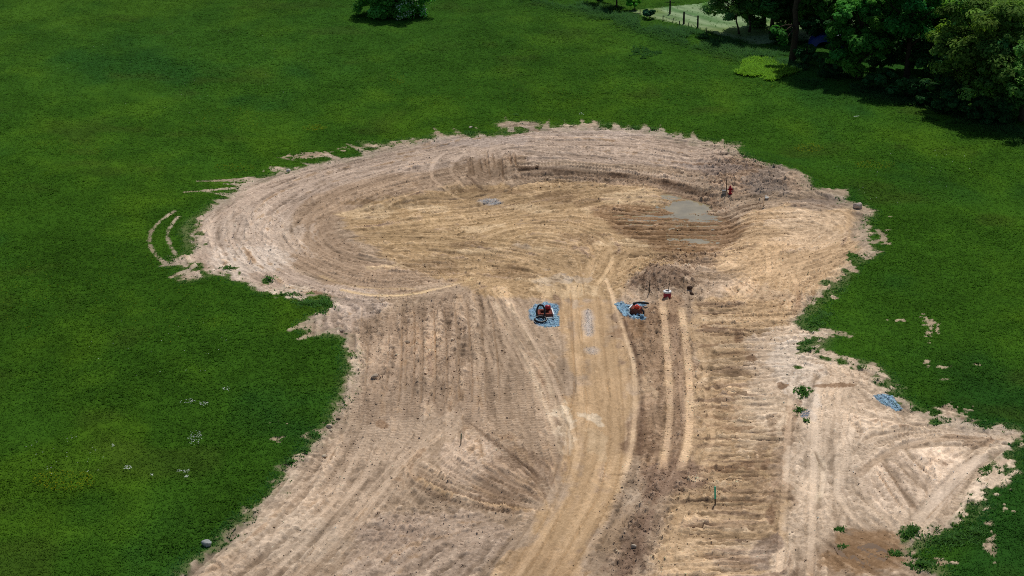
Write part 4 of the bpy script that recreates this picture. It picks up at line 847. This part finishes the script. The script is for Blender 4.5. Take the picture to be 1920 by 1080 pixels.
# brick storm inlets
def inlet(px, py, rz, label, w_=.82, d_=.7):
    x, y, z = ground(px, py); t = thing('storm_inlet', (x, y, z), label, 'storm drain inlet', 'brick storm inlets beside the haul road', rz)
    hw, hd_ = w_ / 2, d_ / 2; th, zt = .2, .30
    build('brick_wall', [boxm(-hw, hw, -hd_, -hd_ + th, -.1, zt), boxm(-hw, hw, hd_ - th, hd_, -.1, zt), boxm(-hw, -hw + th, -hd_ + th, hd_ - th, -.1, zt), boxm(hw - th, hw, -hd_ + th, hd_ - th, -.1, zt)], M_brick, t)
    build('floor', [boxm(-hw + th, hw - th, -hd_ + th, hd_ - th, -.1, .02)], M_dwood, t)
    return t
t = inlet(1021, 592, .1, 'square brick inlet left of the haul road under a black hose coil', .95, .9)
build('white_curb', [boxm(.49, .57, -.62, .5, -.02, .34), boxm(-.1, .49, -.62, -.52, -.02, .12)], M_white, t)
x, y, z = ground(1027, 588)
o = build('red_cap', [lathe([(.0, .0), (.2, .0), (.2, .12), (.17, .2), (.08, .24), (.0, .25)])], M_red, None, True, (x, y, z + .3)); tagg(o, 'bright red plastic cap resting on the left brick inlet', 'cap')
def loop(cx, cz, rx, rz_, tilt, n=28, a0=0, a1=360, y0=0):
    a = np.radians(np.linspace(a0, a1, n)); px_ = cx + rx * np.cos(a); q = rz_ * np.sin(a); ct, st = math.cos(tilt), math.sin(tilt)
    return np.c_[px_, y0 + q * ct, cz + q * st]
def corr(pts, r):                                          # corrugated hose: resampled line with ribs
    d = np.r_[0, np.cumsum(np.linalg.norm(np.diff(pts, axis=0), axis=1))]; n = int(d[-1] / .02); s = np.linspace(0, d[-1], n)
    q = np.stack([np.interp(s, d, pts[:, c]) for c in range(3)], 1); return tube(q, r * (1 + .1 * np.sin(s / .05 * 2 * math.pi)), 10)
x, y, z = ground(1013, 601)
hoop = loop(0.03, .62, .26, .46, math.radians(68), 30, -70, 215)
flat = loop(0.02, .15, .38, .34, math.radians(12), 34, 170, 500, -.12)
o = build('drain_hose', [corr(hoop, .062), corr(flat, .062)], M_black, None, True, (x, y, z)); tagg(o, 'black corrugated hose standing in a hoop over the left brick inlet', 'hose')
t = inlet(1193, 586, -.35, 'brick inlet right of the haul road under an orange cover and black pipe', .64, .6)
build('white_curb', [boxm(-.42, -.34, -.36, .3, -.02, .34)], M_white, t)
x, y, z = ground(1194, 587)
o = build('orange_cover', [lathe([(.0, .0), (.17, .0), (.18, .10), (.14, .18), (.0, .2)], 8), boxm(-.05, .05, -.05, .05, .18, .24)], M_orange, None, False, (x, y, z + .31), (0, 0, .3)); tagg(o, 'orange-red plastic cover set on the right brick inlet', 'cover')
x, y, z = ground(1192, 577)
o = build('drain_pipe', [corr(np.array([(-.12, -.05, .28), (-.05, 0, .30), (.2, .06, .30), (.55, .2, .22), (.86, .35, .12)]), .07), corr(np.array([(-.12, -.12, .1), (-.13, -.06, .2), (-.12, -.05, .3)]), .08)], M_black, None, True, (x, y, z)); tagg(o, 'straight black corrugated pipe lying behind the right brick inlet', 'pipe')
x, y, z = ground(1203, 592)
o = build('drain_hose', [corr(loop(-.04, .24, .17, .24, math.radians(60), 22, -150, 80), .06)], M_black, None, True, (x, y, z)); tagg(o, 'short bent black hose end at the lower right of the right inlet', 'hose')
# drum with a rod
x, y, z = ground(1251, 557); z += .12
t = thing('survey_drum', (x, y, z), 'red drum with a white rim standing in the dark clods', 'drum'); t.scale = (1.15, 1.15, 1.05)
build('drum_body', [lathe([(.0, -.05), (.21, -.05), (.23, .16), (.22, .18), (.225, .2), (.225, .34), (.19, .34), (.19, .1), (.0, .1)], 24)], M_maroon, t, True)
build('white_rim', [lathe([(.232, .30), (.245, .36), (.235, .40), (.12, .41), (.12, .385), (.232, .30)], 24)], M_white, t, True)
o = build('steel_rod', [tube([(0, 0, .05), (.06, .03, .5), (.15, .06, .98)], .022, 8)], M_dwood, None, True, (x, y, z)); tagg(o, 'thin dark rod leaning out of the red and white drum', 'rod')
# stakes
def stake(px, py, h, wd, mat, label, top=None, tmat=None, lean=(0, 0), cat='stake', grp=None):
    x, y, z = ground(px, py); t = thing('survey_stake', (x, y, z), label, cat, grp, 0, (lean[0], lean[1], .4))
    zt = h * (1 - (top or 0)); V, F = boxm(-wd, wd, -wd * .5, wd * .5, -.15, zt)
    V2 = np.array([(-wd*.6, -wd*.4, -.3), (wd*.6, -wd*.4, -.3), (wd*.6, wd*.4, -.3), (-wd*.6, wd*.4, -.3)])
    build('shaft', [(V, F)], mat, t)
    if top: build('painted_top', [boxm(-wd * 1.15, wd * 1.15, -wd * .6, wd * .6, zt + .001, h)], tmat, t)
    return t
stake(1341, 943, .98, .035, M_wood, 'wooden stake with a teal painted top on the lower right soil', .72, M_teal, (0, -.05))
stake(864, 832, .68, .028, M_wood, 'small greenish stake on the brown soil left of the haul road', .5, simple('faded_green', (88, 110, 92)), (0, .05))
stake(1217, 549, .98, .024, M_dwood, 'tall dark bare rod left of the red and white drum', None, None, (0, .05))
stake(1362, 362, .98, .028, M_dwood, 'weathered grey lath right beside the red hydrant', None, None, (0, -.02))
t = stake(1432, 386, .9, .022, M_lath, 'thin pale lath with a white ribbon right of the hydrant', None, None, (0, 0))
build('ribbon', [boxm(.02, .24, -.012, .012, .74, .86)], M_ribbon, t)
# hydrant
x, y, z = ground(1369, 363)
t = thing('fire_hydrant', (x, y, z), 'red fire hydrant at the foot of the spoil mound', 'fire hydrant'); t.scale = (.85, .85, .85)
build('barrel', [lathe([(.0, -.1), (.13, -.1), (.13, .04), (.18, .04), (.18, .09), (.105, .1), (.1, .5), (.15, .5), (.15, .56), (.115, .57), (.11, .62), (.0, .62)], 20)], M_red, t, True)
build('bonnet', [lathe([(.112, .622), (.10, .70), (.06, .75), (.035, .76), (.035, .82), (.0, .82)], 20)], M_red, t, True)
for rzz in (90, -90): build('hose_nozzle', [lathe([(.0, .09), (.055, .09), (.055, .19), (.06, .19), (.06, .23), (.0, .23)], 14)], M_red, t, True, (0, 0, .42), (math.radians(90), 0, math.radians(rzz)))
build('pumper_nozzle', [lathe([(.0, .09), (.075, .09), (.075, .19), (.085, .19), (.085, .24), (.0, .24)], 16)], M_red, t, True, (0, 0, .38), (math.radians(90), 0, 0))
x, y, z = ground(1358, 363)
t = thing('valve_box', (x, y, z), 'small pale valve box left of the red hydrant', 'valve box')
build('box_body', [boxm(-.16, .16, -.13, .13, -.05, .2)], M_conc, t); build('lid', [boxm(-.18, .18, -.15, .15, .202, .25)], M_steel, t)

# ------------------------------------------------------------------ fences beyond the meadow
def post(px, py, h, r, label, cross=False, lean=0, grp='posts along the meadow fence', mat=None):
    x, y, z = ground(px, py); n = 'fence_post'
    t = thing(n, (x, y, z), label, 'post', grp, 0, (0, lean, 0))
    build('post_shaft', [tube([(0, 0, -.2), (0, 0, h * .5), (0, 0, h)], [r * 1.1, r, r * .92], 8)], mat or M_dwood, t)
    if cross: build('crossbar', [tube([(-.5, 0, h * .87), (.5, 0, h * .87)], .04, 6)], M_dwood, t)
    return x, y, z
post(1256, 26, 1.45, .09, 'dark post with a short crossbar in the mown field', True)
a = post(1282, 45, 1.3, .10, 'thick dark fence post, left of the pair joined by a wire')
b = post(1308, 54, 1.4, .09, 'thick dark fence post, right of the pair joined by a wire')
def wire(p, q, zp, zq, sag, label):
    s = np.linspace(0, 1, 12)[:, None]; A = np.array([p[0], p[1], p[2] + zp]); B = np.array([q[0], q[1], q[2] + zq]); l = A * (1 - s) + B * s; l[:, 2] -= sag * 4 * (s * (1 - s))[:, 0]
    o = build('fence_wire', [tube(l, .018, 5)], M_steel, None, True); tagg(o, label, 'wire')
wire(a, b, 1.22, 1.3, .12, 'sagging wire between the two thick dark posts')
c1 = post(1243, 40, .62, .045, 'short thin post nearest the small round shrub'); c2_ = post(1261, 43, .55, .035, 'short leaning thin post left of the wire-joined pair', False, .2); c3_ = post(1274, 49, .58, .05, 'short post at the foot of the left thick post')
wire(c1, c3_, .55, .52, .06, 'low wire between the short thin posts')
post(1291, 51, .5, .035, 'short thin stick between the two thick posts, the left one'); post(1297, 54, .45, .03, 'short thin stick between the two thick posts, the right one'); post(1326, 66, .8, .035, 'thin leaning post next to the small tree shadow', False, -.18); post(1200, 30, .65, .04, 'short post left of the small round shrub')

# ------------------------------------------------------------------ trees
M_leaf = leaf_mat('leaves', .48, .8, .04, .35); M_bark = simple('bark', (66, 56, 46), .95, .05, 0, .3, 5.0)
def leaves_mesh(name, C, Nrm, size, col, parent):
    n = len(C); r = rng.normal(size=(n, 3)); u = np.cross(Nrm, r); u /= np.linalg.norm(u, axis=1)[:, None] + 1e-9; v = np.cross(Nrm, u)
    s = size * rng.uniform(.6, 1.3, n); u *= s[:, None]; v *= (s * .6)[:, None]
    co = np.stack([C - u, C - v * 1.0 + Nrm * s[:, None] * .12, C + u, C + v + Nrm * s[:, None] * .12], 1)
    return add_mesh(name, co.reshape(-1, 3), np.arange(n * 4).reshape(-1, 4), M_leaf, np.repeat(col[:, None], 4, 1).reshape(-1, 3), parent)
def tree(px, py, h, cr, cb, rgb, label, nleaf=22000, nclump=40, leaf=.16, tr_r=.28, name='tree', cat='tree', group=None, lean=(0, 0), seed=1, blossom=0, extra=(), off=(0, 0), squash=1.0, co=(0, 0)):
    r = np.random.default_rng(seed); x, y, z = ground(px, py); x += off[0]; y += off[1]; z = float(zat(x, y))
    t = thing(name, (x, y, z), label, cat, group)
    top = np.array([lean[0], lean[1], 0.0]); c0 = np.array([lean[0] * .7 + co[0], lean[1] * .7 + co[1], (cb + h) / 2]); hz = (h - cb) / 2
    # clump centres in the outer part of an uneven ellipsoid
    d = r.normal(size=(nclump, 3)); d /= np.linalg.norm(d, axis=1)[:, None]; rad = r.uniform(.35, 1, nclump) ** .6
    cc = c0 + d * rad[:, None] * np.array([cr * .82, cr * .82 * squash, hz * .82]) * r.uniform(.85, 1.12, (nclump, 1))
    cc[:, 2] = np.maximum(cc[:, 2], max(cb, 0) * .6 + .55)
    cs = r.uniform(.16, .34, nclump) * cr
    for (ex, ey, ez, es) in extra: cc = np.vstack([cc, [ex, ey, ez]]); cs = np.append(cs, es)
    nc = len(cc)
    # trunk and limbs
    P_ = []
    fork = cb * .75 + .15 * h; tz = np.linspace(-.2, h * .82, 9)
    tp = np.c_[lean[0] * (tz / h) ** 1.3 if False else lean[0] * np.clip(tz / h, 0, 1), lean[1] * np.clip(tz / h, 0, 1), tz] + r.normal(size=(9, 3)) * np.array([.06, .06, 0]) * (np.arange(9) > 0)[:, None]
    P_.append(tube(tp, np.linspace(tr_r, tr_r * .16, 9) * np.r_[1.35, np.ones(8)], 10))
    for k in range(nc):
        if k % 2 == 0 or k >= nclump:
            zz = min(cc[k, 2] * .62, h * .7); zz = max(zz, fork * .45); f = np.clip(zz / h, 0, 1); s0 = np.array([lean[0] * f, lean[1] * f, zz]); s = np.linspace(0, 1, 5)[:, None]
            l = s0 * (1 - s) + cc[k] * s; l[:, 2] += .12 * np.sin(s[:, 0] * math.pi) * cr * .3; l += r.normal(size=l.shape) * .05
            P_.append(tube(l, np.linspace(tr_r * .33, .02, 5), 6))
    build('trunk', P_, M_bark, t, True)
    # leaves on and in the clumps
    wts = cs ** 2; wts /= wts.sum(); kk = r.choice(nc, nleaf, p=wts)
    dd = r.normal(size=(nleaf, 3)); dd /= np.linalg.norm(dd, axis=1)[:, None]; rr = r.random(nleaf) ** .4
    sub = r.normal(size=(nc * 9, 3)); sub /= np.linalg.norm(sub, axis=1)[:, None]; si = kk * 9 + r.integers(0, 9, nleaf)   # lumps on each clump
    Cn = cc[kk] + (sub[si] * .72 + dd * .42) * cs[kk][:, None] * np.array([1, 1, .72]) * rr[:, None] ** .5
    Cn[:, 2] = np.maximum(Cn[:, 2], .08)
    nrm = sub[si] * .4 + dd * .5 + np.array([0, 0, .55]); nrm /= np.linalg.norm(nrm, axis=1)[:, None]
    cvar = np.exp(r.normal(0, .2, nc))[kk] * np.exp(r.normal(0, .22, nleaf)); hue = r.normal(0, .10, nc)[kk] + r.normal(0, .05, nleaf)
    col = lin(rgb)[None] * 2.2 * cvar[:, None] * np.stack([1 + hue, np.ones(nleaf), 1 - hue], 1)
    leaves_mesh('crown', Cn, nrm, leaf, np.clip(col, 0, 1), t)
    if blossom:
        sel_ = r.choice(nleaf, blossom * 6); q = Cn[sel_]; m2 = (q[:, 0] > .1 * cr) & (nrm[sel_][:, 1] < .15) & (fbm(q[:, 0] * 3, q[:, 2] * 3, .5, 2, 4.0) > -.05); q = q[m2][:blossom]; nn = nrm[sel_][m2][:blossom]
        leaves_mesh('blossom', q + nn * .08, nn, leaf * .62, np.repeat(lin((228, 230, 222))[None], len(q), 0), t)
    return t
GRT = 'trees of the grove at the upper right'; GRS = 'understory shrubs along the grove edge'
tree(738, 28, 6.4, 4.5, -1.6, (70, 116, 48), 'rounded dark green hawthorn with white blossom alone at the top of the meadow', 34000, 70, .15, .2, 'hawthorn_bush', 'bush', seed=3, blossom=4200, squash=.9)
tree(622, -20, 3.2, 1.7, .2, (34, 66, 34), 'low dark bush just showing at the top edge left of the blossoming hawthorn', 6000, 20, .15, .1, 'bush', 'bush', seed=4)
tree(1126, 6, 3.6, 1.9, .1, (34, 70, 34), 'small dark bush at the top edge, leftmost by the field corner', 6000, 20, .13, .1, 'bush', 'bush', 'bushes at the field corner', seed=5)
tree(1156, 14, 5.0, 2.2, .2, (36, 72, 32), 'taller dark bush at the top edge by the field corner', 8000, 24, .13, .12, 'bush', 'bush', 'bushes at the field corner', seed=6)
tree(1190, 20, 2.8, 1.4, .1, (66, 120, 40), 'bright green bush beside the tall dark bush at the field corner', 5000, 18, .13, .08, 'bush', 'bush', 'bushes at the field corner', seed=7)
tree(1218, 34, 1.1, 1.0, .05, (30, 66, 44), 'small round dark shrub at the meadow edge near the posts', 3000, 14, .1, .05, 'shrub', 'shrub', seed=8)
tree(1386, 64, 7, 3.2, .9, (84, 116, 62), 'small open-crowned tree leaning left at the edge of the mown field', 14000, 36, .13, .10, 'small_tree', 'tree', GRT, (-1.5, .5), 9)
tree(1404, 60, 9, 3.0, .3, (64, 100, 46), 'slim dark tree just right of the small leaning tree', 12000, 28, .15, .12, 'small_tree', 'tree', GRT, (.4, .5), 10)
tree(1487, 116, 17, 4.4, 7.0, (46, 86, 32), 'tall tree with a thick straight trunk at the left end of the grove', 34000, 60, .17, .36, 'tall_tree', 'tree', GRT, (.3, .6), 11, extra=((-1.5, -1.2, 3.0, .8), (-1.1, -1.4, 2.4, .6), (-2.0, -.9, 3.5, .6)), co=(3.4, 1.6))
tree(1432, 50, 11, 4.4, -.8, (60, 100, 44), 'dense dark tree between the slim dark tree and the thick trunk', 30000, 50, .16, .2, 'tall_tree', 'tree', GRT, (0, .3), 30)
tree(1466, 66, 11, 3.8, -.8, (58, 96, 42), 'low dense tree just left of the thick straight trunk', 24000, 40, .15, .18, 'tall_tree', 'tree', GRT, (0, .3), 31)
tree(1516, 62, 9, 3.6, -.5, (64, 106, 44), 'mid green tree just right of the thick straight trunk', 28000, 46, .16, .18, 'maple_tree', 'tree', GRT, (0, .3), 32)
tree(1566, 54, 9, 4.6, .6, (74, 112, 48), 'light green maple behind, right of the thick straight trunk', 26000, 46, .17, .2, 'maple_tree', 'tree', GRT, (0, 0), 12)
tree(1610, 148, 9.5, 3.9, .9, (52, 96, 36), 'maple with drooping lit branches at the front of the grove', 30000, 50, .17, .22, 'maple_tree', 'tree', GRT, (0, .6), 13, extra=((-2.3, -1.4, 2.6, .9), (-1.5, -1.8, 1.9, .9), (-.5, -2.2, 1.5, .9), (-2.9, -1.0, 2.2, .6)))
tree(1700, 150, 14, 4.6, 2.6, (46, 96, 40), 'tall broad green tree in the middle of the grove', 36000, 60, .17, .3, 'tall_tree', 'tree', GRT, (0, .5), 14)
tree(1650, 80, 13, 4.6, 1.0, (38, 74, 32), 'dark tree behind the middle of the grove', 24000, 46, .18, .28, 'tall_tree', 'tree', GRT, (0, .5), 15)
tree(1745, 130, 12, 4.0, 1.6, (52, 100, 40), 'green tree behind the left side of the large olive tree', 24000, 46, .17, .26, 'tall_tree', 'tree', GRT, (0, .2), 16)
tree(1835, 206, 11, 5.4, .5, (66, 90, 36), 'large olive green tree with foliage to the ground at the right', 44000, 72, .16, .3, 'olive_tree', 'tree', GRT, (0, .6), 17)
tree(1915, 226, 10, 4.6, .4, (60, 88, 38), 'olive green tree cut by the right edge of the picture', 34000, 60, .16, .28, 'olive_tree', 'tree', GRT, (0, .5), 18)
tree(1790, 90, 12, 5, 1.0, (56, 88, 36), 'tree at the back behind the large olive tree', 26000, 46, .18, .3, 'tall_tree', 'tree', GRT, (0, 0), 19)
tree(1880, 110, 12, 5, 1.0, (58, 86, 38), 'tree at the back near the right edge', 26000, 46, .18, .3, 'tall_tree', 'tree', GRT, (0, 0), 20)
tree(1560, 100, 11, 3.6, 2.8, (42, 82, 34), 'tree with a high dark crown between the thick trunk and the front maple', 20000, 40, .17, .22, 'tall_tree', 'tree', GRT, (0, .8), 21)
tree(1446, 62, 11, 4.2, .6, (40, 74, 34), 'dark tree behind the left side of the thick trunk', 30000, 44, .17, .24, 'tall_tree', 'tree', GRT, (0, .6), 22)
tree(1960, 180, 11, 4.4, 1.0, (60, 90, 38), 'tree beyond the right edge whose crown fills the corner', 20000, 40, .18, .26, 'tall_tree', 'tree', GRT, (0, 0), 23)
for k, (a, b, h_, r_, lab) in enumerate([(1512,122,2.2,1.5,'dark shrub at the foot of the thick straight trunk'),(1560,140,2.0,1.6,'dark shrub between the thick trunk and the front maple'),(1655,170,2.4,1.8,'dark shrub right of the front maple'),(1700,186,2.2,1.8,'dark shrub under the tall broad tree'),(1745,196,2.6,1.8,'dark shrub left of the large olive tree'),(1790,216,1.8,1.4,'low shrub at the left foot of the large olive tree'),(1880,232,2.2,1.7,'low shrub between the two olive trees'),(1610,100,2.6,2.0,'dark shrub deep in the shade behind the front maple'),(1700,110,3.2,2.4,'dark shrub deep in the shade behind the tall broad tree'),(1460,78,1.8,1.6,'low dark shrub in the shade left of the thick trunk'),(1650,130,3.6,2.4,'tall dark shrub filling the gap right of the front maple'),(1740,150,4.2,2.6,'tall dark shrub behind the left edge of the large olive tree'),(1860,150,4.5,3,'tall dark shrub behind the two olive trees'),(1530,80,3.0,2.2,'dark shrub deep in shade right behind the thick trunk'),(1580,66,3.0,2.6,'dark shrub in front of the light green maple'),(1800,130,4.5,3.0,'tall dark shrub behind the large olive tree'),(1775,208,3.4,2.4,'bushy shrub joining the left side of the large olive tree'),(1850,228,2.6,2.2,'bushy shrub in front of the large olive tree')]):
    tree(a, b, h_, r_, .1, (34, 66, 32), lab, 7000, 22, .14, .06, 'shrub', 'shrub', GRS, seed=50 + k)
# a dark blue tarpaulin-covered load in the shade
x, y, z = ground(1556, 84)
u = np.linspace(-1, 1, 25); V = []; F = []
for j in u:
    for i in u:
        e = max(0.0, 1 - (abs(i) ** 3.2 + abs(j) ** 3.2) / 1.15); V.append((i * 2.1, j * 1.3, 1.15 * e ** .35 + .06 * math.sin(i * 7 + j * 3) + .05 * math.sin(j * 9 - i * 4)))
for j in range(24):
    for i in range(24): F.append((j * 25 + i, j * 25 + i + 1, (j + 1) * 25 + i + 1, (j + 1) * 25 + i))
o = build('tarp_cover', [(np.array(V), F)], simple('blue_tarp', (30, 50, 110), .5, .3), None, True, (x, y, z), (0, 0, -.25)); tagg(o, 'dark blue tarpaulin draped over a low load in the shade of the grove', 'tarpaulin')
